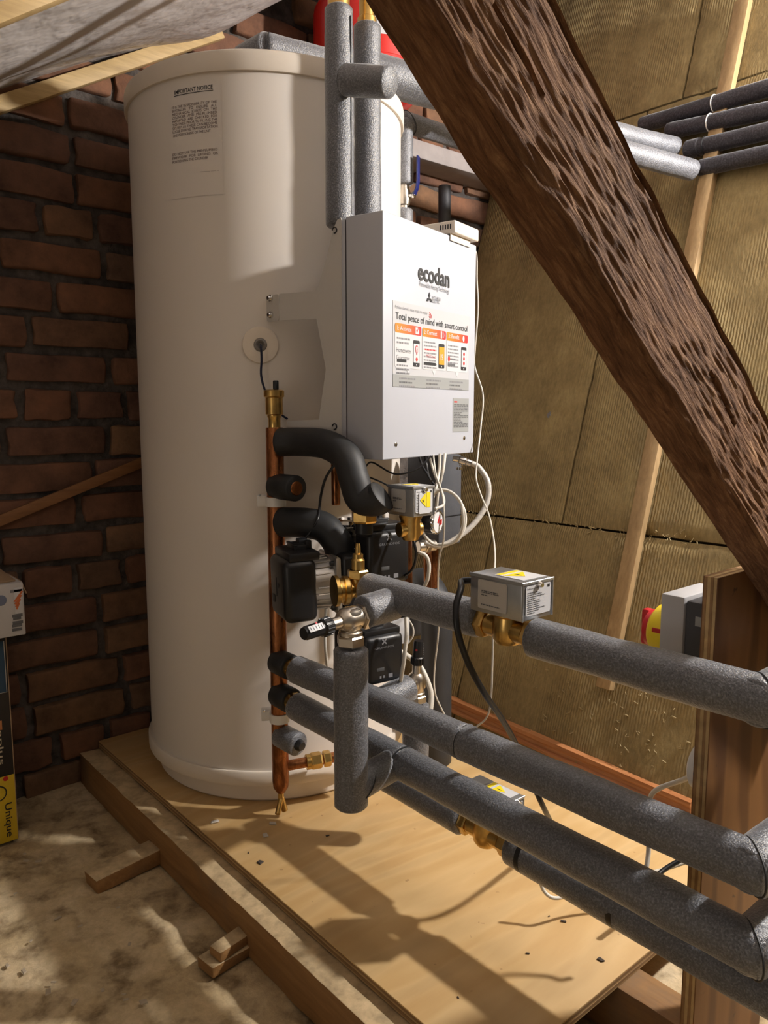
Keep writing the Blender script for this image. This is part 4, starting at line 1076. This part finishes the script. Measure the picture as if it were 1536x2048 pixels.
# --- pumps
def pump(c, ax, up, label, printed=None, sc=1.0):
    """c = volute centre, ax = direction the motor head points"""
    c = V(c); ax = V(ax).normalized(); M = frame(c, V(up).cross(ax), ax) if False else None
    z = ax; y = V(up); y = (y-z*y.dot(z)).normalized(); x = y.cross(z)
    M = Matrix(((x.x, y.x, z.x, c.x), (x.y, y.y, z.y, c.y), (x.z, y.z, z.z, c.z), (0, 0, 0, 1))) @ Matrix.Scale(sc, 4)
    o = empty('circulation_pump', c-Hv*.06, label, 'pump', 'circulation pumps')
    box('volute_cover', BLACK_PLA, (.098, .098, .030), M @ T(0, 0, .005), o, .008, 3)
    fl_ = box('motor_flange', ALU, (.092, .092, .010), M @ T(0, 0, .026), o, .004, 2)
    for sx_, sy_ in ((1, 1), (1, -1), (-1, 1), (-1, -1)):
        lathe('flange_bolt', BLACK_PLA, [(0, .006), (.004, .006), (.0045, 0), (0, 0)], M @ T(.036*sx_, .036*sy_, .031), fl_, 12)
    ho = lathe('motor_housing', ALU, [(0, .028), (.044, .028), (.043, .034), (.041, .060), (.041, .066), (0, .066)], M, o, 40)
    bm = bmesh.new()
    for k in range(24):
        R_ = Matrix.Rotation(2*math.pi*k/24, 4, 'Z'); add_box(bm, (.003, .0022, .026), M @ R_ @ T(.0425, 0, .047), .0006, 1)
    finish('cooling_fins', bm, ALU, ho)
    hd = box('control_head', BLACK_PLA, (.092, .100, .054), M @ T(0, -.002, .088), o, .012, 4)
    box('head_rim', BLACK_PLA, (.086, .014, .050), M @ T(0, .052, .080), hd, .003, 2)
    cn = box('plug_connector', BLACK_PLA, (.040, .018, .030), M @ T(-.006, .058, .074), o, .003)
    box('plug_latch', BLACK_PLA, (.018, .010, .016), M @ T(-.010, .068, .068), cn, .002); box('plug_latch', BLACK_PLA, (.010, .014, .010), M @ T(.010, .066, .064), cn, .002)
    box('plug_rib', BLACK_PLA, (.044, .003, .006), M @ T(-.006, .066, .086), cn, .001)
    FM = M @ T(0, 0, .1154)
    if printed:
        text('printed_text', INKL, 'GRUNDFOS', FM @ T(-.026, .022, .0), .046, .0042, hd)
        for r_ in (45, -45):
            box('logo_bar', INKL, (.014, .0028, .0003), FM @ T(-.003, .036, 0) @ Matrix.Rotation(math.radians(r_), 4, 'Z'), hd, 0)
        box('indicator', GREY_LIN, (.018, .007, .0004), FM @ T(-.012, -.020, 0), hd, .0001)
        for x_ in (-.012, -.004): box('symbol', INKL, (.004, .005, .0003), FM @ T(x_, -.036, 0), hd, 0)
        box('print_block', INKL, (.010, .008, .0003), FM @ T(.012, -.036, 0), hd, 0)
    else:
        box('nameplate', GREY_LIN, (.014, .012, .0004), FM @ T(-.022, -.022, 0), hd, .0001); box('indicator', GREY_LIN, (.004, .03, .0004), FM @ T(-.004, .0, 0), hd, .0001)
        lathe('button', GREY_LIN, [(0, .001), (.003, .001), (.004, 0)], FM @ T(.008, .004, 0), hd, 14)
    return o, M
V1 = aY(690, 1158, 1.405)
pump(V1, cam_xy(-.92, -.39)+V((0, 0, -.03)), (0, 0.0, 1), 'front circulation pump with aluminium ring pointing left in front of the copper manifold', None, 1.13)
F2 = aY(783, 1114, 1.375); ax2 = V((-.10, -1, 0)).normalized()
o2, M2 = pump(F2-ax2*.118, ax2, Hv, 'black circulation pump with printed face below the control box', True, 1.0)
lathe('chrome_collar', CHROME, [(.020, 0), (.030, .0), (.032, .004), (.030, .010), (.020, .012)], zframe(F2-ax2*.100+Hv*.050-Wv*.03, Hv), o2, 28)
F3 = aY(772, 1318, 1.34); ax3 = V((-.12, -1, 0)).normalized()
o3, M3 = pump(F3-ax3*.105, ax3, Hv, 'lowest black circulation pump behind the upright lagged pipe', True, .90)
tg = aY(802, 1262, 1.42)
box('warranty_tag', PAPER, (.036, .001, .05), frame(tg, (1, -.25, 0), Hv), o3, .0002)
# --- flexible bits: gauge, hose
gc = aY(874, 1044, 1.47); gd = (V((cs, -sn, 0))*.86 - V((sn, cs, 0))*.50).normalized()
o = empty('pressure_gauge', gc-Hv*.025, 'round pressure gauge with a red needle beside the white cable loops', 'gauge')
lathe('case', BLACK_PLA, [(0, -.034), (.020, -.034), (.0225, -.030), (.0235, 0), (.0215, .002), (0, 0)], zframe(gc, gd), o, 32)
GMx = V((-gd.y, gd.x, 0)); GM = Matrix(((GMx.x, 0, gd.x, gc.x), (GMx.y, 0, gd.y, gc.y), (0, 1, 0, gc.z), (0, 0, 0, 1)))
lathe('dial_face', GLASSW, [(0, .0022), (.0205, .0022), (.0212, .0015)], GM, o, 32); lathe('bezel', CHROME, [(.0205, .003), (.022, .0035), (.0237, .001), (.0237, -.004)], GM, o, 32)
prism('needle', REDPL, [(-.003, -.002), (.003, -.002), (.001, .016), (-.001, .016)], GM @ T(0, 0, .0026) @ Matrix.Rotation(math.radians(-25), 4, 'Z'), .0004, o); prism('red_zone', REDPL, [(.004, -.008), (.016, -.006), (.017, .004), (.006, .003)], GM @ T(0, 0, .0024), .0002, o)
cyl('connection', BRASS, .007, gc-gd*.034, gc-gd*.055, o)
o = empty('flexible_hose', aY(960, 1000, 1.6), 'pale braided filling hose looping beside the control box', 'hose')
tube('hose', CLEARISH, spline([aY(942, 926, 1.62), aY(958, 935, 1.62), aY(976, 965, 1.61), aY(974, 1005, 1.60), aY(950, 1045, 1.585), aY(915, 1075, 1.57), aY(880, 1092, 1.56), aY(850, 1085, 1.555)], 10), .0058, o, 14)
for a_, b_, r_ in (((905, 917), (918, 919), .006), ((918, 919), (932, 923), .0085), ((932, 923), (943, 927), .0075)):
    cyl('fitting', CHROME, r_, aY(*a_, 1.62), aY(*b_, 1.62), o)
cyl('tap_stem', CHROME, .004, aY(922, 912, 1.62), aY(922, 932, 1.62), o); lathe('tap_knob', CHROME, [(0, 0), (.006, 0), (.006, .006), (0, .006)], zframe(aY(918, 934, 1.62), (0, 0, -1)), o, 12)
# --- pieces behind the pumps
hx = aY(868, 1010, 1.72)
o = empty('plate_heat_exchanger', hx-Hv*.16, 'charcoal foam-cased plate heat exchanger behind the cables under the control box', 'heat exchanger')
box('foam_case', CHARC, (.075, .10, .20), frame(hx+Hv*.015, (1, .05, 0), Hv), o, .006); box('case_seam', BLACK_PLA, (.077, .102, .003), frame(hx-Hv*.02, (1, .05, 0), Hv), o, .001)
cyl('lower_port', COPPER, .011, hx-Hv*.19, hx-Hv*.08, o)
ap = [aY(872, 1500, 1.72), aY(872, 1330, 1.72), aY(873, 1240, 1.72), aY(866, 1192, 1.74), aY(850, 1170, 1.79), aY(836, 1168, 1.84), aY(828, 1200, 1.89), aY(826, 1260, 1.91)]
ap[0].z = .002
tube('rubber_lagged_bend', simple('satin_black_foam', (.03, .031, .034), .55), spline(ap, 8), .036, None, 32, .003, label='wide black foam-lagged arch rising from the plywood behind the bypass valve', cat='pipe', group='black rubber bends')
for k, (px, y0, y1, Y) in enumerate(((817, 1040, 1200, 1.52), (856, 1105, 1200, 1.66), (672, 905, 1010, 1.50))):
    cyl('copper_pipe', COPPER, .0085, aY(px, y1, Y), aY(px-2, y0, Y), label=('slim bright copper pipe right of the printed pump', 'slim slanting copper pipe above the black foam arch', 'slim copper pipe behind the upper black bend')[k], cat='pipe', group='slim copper pipes')
hb = aY(853, 1092, 1.60)
o = empty('check_valve', hb, 'small nickel fitting under the pressure gauge', 'fitting')
cyl('body', NICKEL, .012, hb-V((.02, -.005, 0)), hb+V((.02, -.005, 0)), o); hexnut('nut', NICKEL, .015, hb-V((.008, 0, 0)), hb+V((.006, 0, 0)), o)
# ================================================================== UPPER PIPES
def wv(v): return V(v)
r1b, r1t = aY(678, 455, 1.46), aY(680, 14, 1.455)
r1 = V(((r1b.x+r1t.x)/2, (r1b.y+r1t.y)/2, 0))
t = empty('insulated_pipe', (r1.x, r1.y, r1b.z), 'left of the two tall lagged risers above the control box', 'pipe', 'lagged risers')
sleeve('sleeve', GREY_FOAM, (r1.x, r1.y, r1b.z), (r1.x, r1.y, r1t.z), .0255, t)
tube('sleeve_slit', BLACK_RUB, [V((r1.x, r1.y, r1b.z+.02))+cam_xy(.0215, -.0145), V((r1.x, r1.y, r1t.z-.02))+cam_xy(.0215, -.0145)], .0014, t, 6)
cyl('brass_fitting', BRASS, .0195, (r1.x, r1.y, r1t.z-.01), (r1.x, r1.y, r1t.z+.10), t)
r2b, r2t = aY(736, 440, 1.53), aY(733, 52, 1.535); r2 = V(((r2b.x+r2t.x)/2, (r2b.y+r2t.y)/2, 0))
t = empty('insulated_pipe', (r2.x, r2.y, r2b.z-.12), 'right of the two tall lagged risers, behind the short cross sleeve', 'pipe', 'lagged risers')
sleeve('sleeve', GREY_FOAM, (r2.x, r2.y, r2b.z-.12), (r2.x, r2.y, r2t.z), .0258, t)
cyl('brass_fitting', BRASS, .018, (r2.x, r2.y, r2t.z-.01), (r2.x, r2.y, r2t.z+.012), t); cyl('copper_tail', BRASS, .0145, (r2.x, r2.y, r2t.z), (r2.x, r2.y, r2t.z+.16), t)
# cross sleeve + long pale pipe to the slope
E1, E2 = asl(1350, 296, .045), asl(1386, 341, .045)
xs = aY(690, 160, 1.427); xe = aY(781, 165, 1.375)
xdir = (xe-xs).normalized()
t = empty('insulated_pipe', xs, 'short cross sleeve of lagging branching right off the left riser', 'pipe', 'lagged risers')
sleeve('sleeve', GREY_FOAM, xs, xe, .0262, t)
seam_ring(xs+xdir*.003, xdir, .0244, t, th=.0014)
e1s = ah(532, 94, 1.540)
t = empty('insulated_pipe', e1s, 'upper pale lagged pipe lying across the cylinder lid and on behind the beam', 'pipe', 'pale lagged pipes')
e1d = (E1-e1s).normalized()
sleeve('sleeve', PALE_FOAM, e1s-e1d*.004, E1, .0262, t)
k0 = e1s + e1d*((aY(745, 145, 1.65)-e1s).dot(e1d)); k1 = k0 + e1d*.34
sleeve('outer_sleeve', GREY_FOAM, k0, k1, .041, t)
ee = e1s + V((-.01, .075, -.002)); sleeve('elbow_sleeve', PALE_FOAM, e1s-Uv*.010, ee, .0262, t)
seam_ring(e1s+e1d*.010, e1d, .0264, t, maj=(0, .6, 0))
# ball valve drop
bvp = aY(808, 300, 1.93); bz = lambda y: aY(808, y, 1.93).z
t = empty('insulated_pipe', (bvp.x, bvp.y, bz(372)), 'lagged pipe with a blue-handled ball valve beside the top of the cylinder', 'pipe', 'lagged risers')
sleeve('sleeve', PALE_FOAM, (bvp.x, bvp.y, bz(370)), (bvp.x, bvp.y, bz(240)), .0222, t)
kp = V((bvp.x, bvp.y, bz(243))); sleeve('elbow_sleeve', PALE_FOAM, kp-Wv*.006, kp+V((.46, .02, .01)), .0235, t); seam_ring(kp+Wv*.012, (1, 0, 0), .0238, t, maj=(0, 0, -.7))
sleeve('sleeve', PALE_FOAM, (bvp.x, bvp.y, bz(500)), (bvp.x, bvp.y, bz(418)), .0222, t)
vb = V((bvp.x, bvp.y, bz(393)))
bl = lathe('ball_valve', NICKEL, [(0, -.030), (.010, -.030), (.010, -.022), (.014, -.020), (.0165, -.008), (.0165, .010), (.013, .018), (.013, .028), (0, .028)], Matrix.Translation(vb), t, 24)
vs_ = cam_xy(.9, -.43)
cyl('valve_spindle', CHROME, .005, vb, vb+vs_*.030, bl); hexnut('spindle_nut', CHROME, .008, vb+vs_*.022, vb+vs_*.029, bl)
lv = [vb+vs_*.027, vb+vs_*.034+Hv*.014, vb+vs_*.037+Hv*.030, vb+vs_*.037+Hv*.085]
bm = bmesh.new()
side = V((vs_.y, -vs_.x, 0)).normalized()
for p_, q_ in zip(lv, lv[1:]): add_box(bm, ((q_-p_).length+.006, .015, .004), frame((p_+q_)/2, q_-p_, vs_ if (q_-p_).normalized().dot(vs_) < .9 else Hv), .0015, 2)
finish('lever', BLUE, bl, None) if False else finish('lever', bm, BLUE, bl)
t = empty('insulated_pipe', E2, 'lower of two pale lagged pipes emerging from behind the beam', 'pipe', 'pale lagged pipes')
sleeve('sleeve', PALE_FOAM, aY(1035, 246, 1.86), E2, .0262, t)
# four dark pipes along the slope
nm4 = ('topmost', 'second', 'third', 'lowest')
for k, (yr, (xl, yl)) in enumerate(zip((176, 221, 262, 307), ((1282, 251), (1335, 263), (1374, 300), (1398, 337)))):
    A, B = asl(xl, yl, .030), asl(1536, yr, .030); B = A + (B-A)*3.2
    t = empty('slope_pipe', B, '%s of the four dark lagged pipes running along the insulated slope' % nm4[k], 'pipe', 'dark pipes on the slope')
    sleeve('sleeve', DARK_FOAM, A, B, .0213, t)
    if k == 2: sleeve('end_collar', DARK_FOAM, A-(B-A).normalized()*.002, A+(B-A).normalized()*.04, .0235, t)
    cp_ = asl((1430, 1419, 1410, 1480)[k], (204, 250, 296, 325)[k], .030); cpos = A+(B-A).normalized()*((cp_-A).dot((B-A).normalized()))
    if k < 3:
        seam_ring(cpos, B-A, .0220, t, WHITE_PL if k < 2 else BLACK_RUB, .0016, 'pipe_clip')
# red expansion vessel
vx = V((1.405, 1.712, 0)); 
o = empty('expansion_vessel', (vx.x, vx.y, 1.623), 'red expansion vessel on the white ledge behind the risers', 'expansion vessel')
lathe('tank', RED, [(0, 1.626), (.06, 1.628), (.11, 1.645), (.140, 1.675), (.150, 1.71), (.150, 1.86), (.146, 1.863), (.146, 1.869), (.148, 1.872), (.13, 1.91), (.08, 1.935), (0, 1.94)], Matrix.Translation(vx), o, 64)
lathe('weld_band', RED, [(.150, 1.70), (.1535, 1.703), (.1535, 1.715), (.150, 1.718)], Matrix.Translation(vx), o, 64)
bm = bmesh.new()
for i in range(9):
    pass
th0 = math.atan2(-cs*1, -sn*1)
def vstrip(name, mat, a0, a1, z0_, z1_, R, parent):
    bm = bmesh.new(); n = 12; A = []; B = []
    for i in range(n+1):
        th = a0+(a1-a0)*i/n; A.append(bm.verts.new((vx.x+R*math.cos(th), vx.y+R*math.sin(th), z0_))); B.append(bm.verts.new((vx.x+R*math.cos(th), vx.y+R*math.sin(th), z1_)))
    for i in range(n): bm.faces.new((A[i], A[i+1], B[i+1], B[i]))
    return finish(name, bm, mat, parent, 60)
vstrip('white_label', PAPER, th0-.10, th0+.55, 1.76, 1.85, .1506, o)
cyl('black_pipe', simple('black_pipe_foam', (.03, .03, .033), .6, bumps=(90, .4, .002)), .018, aY(889, 470, 2.32), aY(889, 372, 2.32), label='dark upright lagged pipe in front of the bricks beside the beam', cat='pipe')
# ================================================================== ISOLATOR, BOXES, CABLES, DEBRIS
iw0 = .895
o = empty('isolator_switch', (iw0+.05, .47, .46), 'grey rotary isolator switch with a yellow and red knob fixed to the upright board', 'switch')
uB, uM, uF_ = .434, .472, .505
hT = aw(1325, 1186, iw0).z
wbox('base', simple('isolator_base', (.05, .05, .055), .5), (iw0+.002, uB, hT-.125), (iw0+.095, uM, hT-.004), o, bevel=.004)
wbox('cover', SWGREY, (iw0, uM, hT-.127), (iw0+.097, uF_, hT), o, bevel=.004)
wbox('rating_sticker', BANDG, (iw0+.0014, uB+.005, hT-.034), (iw0+.0022, uM-.014, hT-.022), o, bevel=0)
kc = V((iw0+.048, uF_, hT-.062))
lathe('yellow_plate', YELLOW, [(0, .031), (.028, .030), (.035, .024), (.038, .012), (.038, 0), (0, 0)], zframe(kc, Uv), o, 40)
lathe('red_knob', REDPL, [(0, .042), (.020, .042), (.025, .038), (.026, .030), (0, .030)], zframe(kc, Uv), o, 32)
box('red_grip', REDPL, (.014, .014, .050), frame(kc+Uv*.044, (1, 0, 0), Hv), o, .004)
box('slot_print', REDPL, (.0012, .012, .006), frame(kc+V((-.0372, .010, .008)), (1, 0, 0), Hv), o, .0002)
jb = V((.897, .4345, .375))
lathe('junction_box', WHITE_PL, [(0, .012), (.026, .012), (.030, .009), (.031, 0), (0, 0)], zframe(jb, Uv), None, 36, label='round white junction box on the back of the upright board', cat='junction box')
# --- cartons at the left edge
bw, bu = .408, 1.690
uh = au(20, 1266, bu).z
o = empty('carton', (bw-.12, bu+.08, FLOOR_H+.012), 'tall black and yellow carton standing on the floor at the left edge', 'carton')
BLK = simple('black_card', (.018, .015, .013), .5); YELC = simple('yellow_card', (.62, .42, .02), .5)
yl = au(33, 1546, bu).z; b0 = FLOOR_H+.006
wbox('carton_body', BLK, (bw-.26, bu, b0), (bw, bu+.16, uh), o, bevel=.002)
wbox('yellow_panel', YELC, (bw-.261, bu-.0012, b0+.002), (bw-.0005, bu+.02, yl), o, bevel=.0006)
wbox('worn_edge', CARD, (bw-.0012, bu-.0013, b0+.004), (bw+.0006, bu+.0008, uh-.004), o, bevel=.0003)
CM = Matrix(((1, 0, 0, 0), (0, 0, -1, bu-.0016), (0, 1, 0, 0), (0, 0, 0, 1)))
def ctext(body, pa, pb, hpx, mat):
    """text running downwards, letter tops to the right"""
    a = au(*pa, bu); b = au(*pb, bu); ln = a.z-b.z
    M = Matrix(((0, 1, 0, a.x), (0, 0, -1, bu-.002), (-1, 0, 0, a.z), (0, 0, 0, 1)))
    text('printed_text', mat, body, M, ln, hpx*1.75/F_PX, o, .006)
ctext('Unique', (9.5, 1607), (13.5, 1674), 12, INK)
ctext('aplus', (-5, 1462), (-3, 1530), 8, simple('cream_print', (.6, .5, .35), .6, var=0))
q = au(11, 1557, bu); lathe('red_dot', REDPL, [(0, .0006), (.0050, .0006), (.0052, 0)], zframe(V((q.x, bu-.0012, q.z)), -Uv), o, 18)
q = au(-4, 1588, bu); tube('ring_print', INK, [V((q.x+.016*math.cos(k*.33), bu-.0016, q.z+.016*math.sin(k*.33))) for k in range(20)], .0013, o, 6)
q0 = au(-40, 1395, bu); q1 = au(7, 1282, bu); wbox('blue_print', simple('blue_card', (.02, .06, .11), .5), (q0.x, bu-.0008, q0.z), (q1.x, bu+.001, q1.z), o, bevel=.0003)
tube('print_border', BEIGEP, [V((q1.x, bu-.0012, q1.z)), V((q1.x, bu-.0012, q0.z)), V((q0.x, bu-.0012, q0.z))], .0008, o, 6)
q = au(4, 1452, bu); wbox('orange_print', simple('orange_card', (.5, .20, .07), .5), (q.x-.03, bu-.0008, q.z-.008), (q.x, bu+.001, q.z+.012), o, bevel=.0003)
wu = 1.655
we = au(52, 1265, wu); wt = au(52, 1160, wu)
o = empty('carton', (we.x-.12, wu+.08, uh), 'white printed carton lying on top of the black and yellow one', 'carton')
WC = simple('white_card', (.50, .48, .47), .5, var=.04)
wbox('carton_body', WC, (we.x-.28, wu, uh+.001), (we.x, wu+.19, uh+.001+(wt.z-we.z)), o, bevel=.002)
tz = uh+.001+(wt.z-we.z)
box('torn_flap', CARD, (.03, .10, .003), frame((we.x+.006, wu+.07, tz-.015), (.35, 0, -1), (1, 0, .3)), o, .001)
box('top_flap', CARD, (.26, .17, .004), frame((we.x-.14, wu+.10, tz+.004), (1, 0, .02), (0, -.05, 1)), o, .001)
OR = simple('orange_ink', (.55, .14, .04), .6, var=0)
def wpx(px, py): q = au(px, py, wu); return q.x, q.z
def wrect(nm, a, b, mat, off=.0009):
    x0, z1 = wpx(*a); x1, z0 = wpx(*b); dz = uh+.001-au(52, 1265, wu).z
    wbox(nm, mat, (x0, wu-off, z0+dz), (x1, wu+.001, z1+dz), o, bevel=.0002)
wrect('emblem', (27, 1172), (46, 1222), PAPER)
for k in range(4):
    x0, z0 = wpx(28+k*1.5, 1200+k*5); x1, z1 = wpx(44-k*2, 1178+k*8); dz = uh+.001-au(52, 1265, wu).z
    A, B = V((x0, wu-.0014, z0+dz)), V((x1, wu-.0014, z1+dz)); box('emblem_stripe', OR, ((B-A).length, .0006, .0035), frame((A+B)/2, B-A, Hv), o, .0001)
for y_, x0_, x1_ in ((1226, 24, 45), (1232, 26, 42), (1240, 25, 46), (1246, 24, 44), (1254, 24, 44)): wrect('print_line', (x0_, y_), (x1_, y_+2.4), INKG)
wrect('print_line', (20, 1177), (44, 1179), INKL)
q = au(2, 1205, wu); lathe('print_oval', simple('blue_grey_print', (.13, .15, .22), .5), [(0, .0008), (.010, .0008), (.011, 0)], zframe(V((q.x, wu-.0005, q.z+.004)), -Uv), o, 20)
# --- cables
def cable(label, pts, r, mat, cat='cable', name='electrical_cable', n=8, group=None):
    P_ = [aY(*p) if not isinstance(p, V) else p for p in pts]
    return tube(name, mat, spline(P_, n), r, None, 10, label=label, cat=cat, group=group)
sp0 = pc + pn_*.004
cable('thin navy sensor lead hanging from the round pocket on the cylinder', [sp0, aY(522, 694, 1.50), aY(523, 720, 1.500), aY(522, 748, 1.500), aY(527, 772, 1.500), aY(536, 792, 1.505), aY(560, 826, 1.515), aY(575, 838, 1.52)], .0022, NAVY)
cable('black lead dangling behind the upper black bend', [(672, 925, 1.47), (652, 955, 1.47), (642, 990, 1.46), (636, 1035, 1.40), (622, 1062, 1.40), (610, 1078, 1.40)], .0026, BLACK_PLA)
wr_top = RM @ V((rw, .004, -.03))
cable('thin white wire falling from the receiver past the right side of the control box', [wr_top, aY(952, 505, 1.66), aY(954, 560, 1.67), aY(956, 620, 1.67), aY(950, 700, 1.67), aY(950, 735, 1.67), aY(966, 790, 1.66), aY(962, 850, 1.64), aY(955, 915, 1.60), aY(952, 955, 1.58), aY(962, 990, 1.56), aY(978, 1030, 1.52), aY(987, 1075, 1.45), aY(990, 1110, 1.38), aY(989, 1150, 1.30), aY(986, 1240, 1.25), aY(985, 1320, 1.25), aY(979, 1420, 1.26), aY(955, 1452, 1.28), aY(930, 1462, 1.3)], .0016, WHITE_CAB)
cable('thin pale wire running down past the gauge to the black foam arch', [(866, 905, 1.50), (872, 950, 1.45), (884, 985, 1.42), (888, 1030, 1.41), (887, 1080, 1.42), (878, 1120, 1.46), (876, 1180, 1.52), (877, 1260, 1.56), (869, 1340, 1.58), (870, 1385, 1.58), (882, 1415, 1.58), (895, 1440, 1.58)], .0017, WHITE_CAB)
loop = []
for k in range(0, 27):
    a_ = math.radians(200+k*30); rr = (46+2.5*(k % 5)*.5, 55+(k % 4))
    loop.append((882+rr[0]*math.cos(a_)*.95 + (k/27)*4, 1036+rr[1]*math.sin(a_)*.98, 1.44+.012*math.sin(k*.9)+k*.0012))
cable('coil of white cable looped round the pressure gauge', loop, .0030, WHITE_CAB, n=5)
for k, pts in enumerate((((858, 910, 1.50), (868, 945, 1.47), (880, 975, 1.44), (888, 1000, 1.42), (884, 1012, 1.41), (870, 1017, 1.40)),
                         ((880, 908, 1.50), (878, 940, 1.49), (872, 975, 1.47), (864, 1000, 1.46)),
                         ((890, 908, 1.52), (886, 940, 1.50), (876, 985, 1.50), (872, 1030, 1.50)))):
    cable(('white cable bending from the control box into the small zone valve box', 'short white cable dropping behind the small zone valve box', 'rightmost white cable dropping from the control box')[k], pts, .0032 if k else .0026, WHITE_CAB, group='white cables under the control box')
for k, pts in enumerate((((838, 912, 1.46), (846, 935, 1.44), (856, 950, 1.42), (862, 962, 1.40)), ((850, 912, 1.46), (853, 930, 1.46), (858, 955, 1.44), (870, 972, 1.42)),
                         ((862, 912, 1.44), (835, 938, 1.43), (790, 948, 1.43), (745, 925, 1.45), (730, 935, 1.46)), ((740, 955, 1.45), (770, 968, 1.45), (800, 990, 1.46)))):
    cable(('black cable curling from the control box to the small zone valve box', 'second black cable bunched under the control box', 'black lead sagging along the bottom edge of the control box', 'short dark lead crossing behind the small zone valve box')[k], pts, .0024 if k < 2 else .0017, BLACK_PLA, group='black leads under the control box')
cable('black lead from the small zone valve down beside the printed pump', [(812, 1034, 1.38), (820, 1060, 1.37), (828, 1085, 1.36), (832, 1105, 1.36), (830, 1125, 1.37), (822, 1142, 1.38), (808, 1152, 1.40)], .0026, BLACK_PLA)
cable('white pump cable looping right of the printed pump', [(838, 1104, 1.42), (852, 1112, 1.42), (858, 1130, 1.42), (856, 1155, 1.42), (848, 1175, 1.43)], .0036, WHITE_CAB)
cable('white cable running down in front of the lowest pump', [(812, 1235, 1.33), (813, 1265, 1.32), (811, 1290, 1.32), (808, 1320, 1.32), (804, 1345, 1.33), (801, 1365, 1.35)], .0036, WHITE_CAB)
cable('thick cream cable arching down right of the second bypass valve', [(796, 1300, 1.42), (815, 1312, 1.43), (838, 1330, 1.44), (852, 1355, 1.43), (862, 1385, 1.42), (862, 1410, 1.41), (856, 1440, 1.40)], .0052, WHITE_CAB)
cable('white lead hanging behind the front pump', [(652, 1215, 1.47), (650, 1255, 1.47), (651, 1300, 1.47), (655, 1340, 1.48)], .0030, WHITE_CAB)
cable('thin looped white lead right of the lowest pump', [(818, 1240, 1.46), (826, 1255, 1.46), (826, 1272, 1.46), (816, 1287, 1.46)], .0016, WHITE_CAB)
cB = V((WP-.015, fB.y+.004, (zt+zb)/2+.012))
cable('thick black cable hanging from the large zone valve box to the plywood', [cB, cB+V((-.006, .02, -.004)), aY(922, 1176, 1.02), aY(912, 1215, 1.00), aY(916, 1265, .99), aY(936, 1325, 1.0), aY(968, 1385, 1.03), aY(1005, 1440, 1.08), aY(1035, 1495, 1.13), aY(1062, 1560, 1.16), aY(1092, 1625, 1.19), ah(1112, 1662, .006)], .0046, BLACK_PLA)
cable('white cable arching from the upright board over the wooden moulding', [V((.90, .436, .345)), aY(1395, 1551, .97), aY(1360, 1562, 1.02), aY(1320, 1576, 1.05), aY(1302, 1592, 1.06), aY(1297, 1625, 1.06), aY(1297, 1700, 1.05), aY(1292, 1740, 1.04), aY(1286, 1770, 1.04)], .0036, WHITE_CAB)
cable('white cable loop lying against the lowest lagged pipe', [(1078, 1755, 1.15), (1088, 1782, 1.145), (1108, 1796, 1.14), (1140, 1790, 1.15), (1172, 1776, 1.16), (1230, 1762, 1.17), (1330, 1738, 1.18), (1400, 1715, 1.18)], .0030, WHITE_CAB)
cable('black flex trailing behind the lower pipe near the board', [(1250, 1812, 1.11), (1300, 1765, 1.14), (1335, 1735, 1.16), (1400, 1700, 1.17)], .0040, BLACK_PLA)
# --- debris on the sheet and floor
dr_ = random.Random(21)
CHIP = simple('dark_chip', (.06, .045, .035), .9); SCRAP = simple('paper_scrap', (.60, .55, .48), .8); GRIT = simple('pale_grit', (.42, .34, .24), .95)
def chip(px, py, h, size, mat, label, cat, group, name):
    p = ah(px, py, h); bm = bmesh.new(); add_box(bm, (size*dr_.uniform(.8, 1.5), size*dr_.uniform(.5, .9), size*.25), T(p.x, p.y, h+size*.125+.0004) @ Matrix.Rotation(dr_.uniform(0, 3), 4, 'Z'), size*.06, 1)
    for v in bm.verts: v.co += V((noise.noise(v.co*150), noise.noise(v.co*170), 0))*size*.25
    return finish(name, bm, mat, None, 30, label, cat, group)
for px, py, s_ in ((520, 1726, .010), (1127, 1844, .007), (1201, 1921, .008), (916, 1996, .004), (1055, 1908, .005), (1098, 1833, .004), (655, 1672, .005), (497, 1706, .004)):
    chip(px, py, 0, s_, CHIP, 'tiny dark chip of debris lying on the plywood sheet', 'chip', 'dark chips on the plywood', 'wood_chip')
for px, py, s_ in ((430, 1645, .014), (545, 1648, .012), (530, 1672, .012)):
    chip(px, py, 0, s_, SCRAP, 'small white scrap lying on the plywood by the cylinder foot', 'scrap', 'white scraps on the plywood', 'paper_scrap')
for k in range(26):
    px, py = dr_.uniform(10, 420), dr_.uniform(1700, 2040)
    if px > (py-1480)*.75: continue
    chip(px, py, FLOOR_H+.010, dr_.uniform(.004, .010), GRIT, 'pale lump of plaster grit on the dusty floor', 'grit', 'plaster grit on the floor', 'plaster_grit')
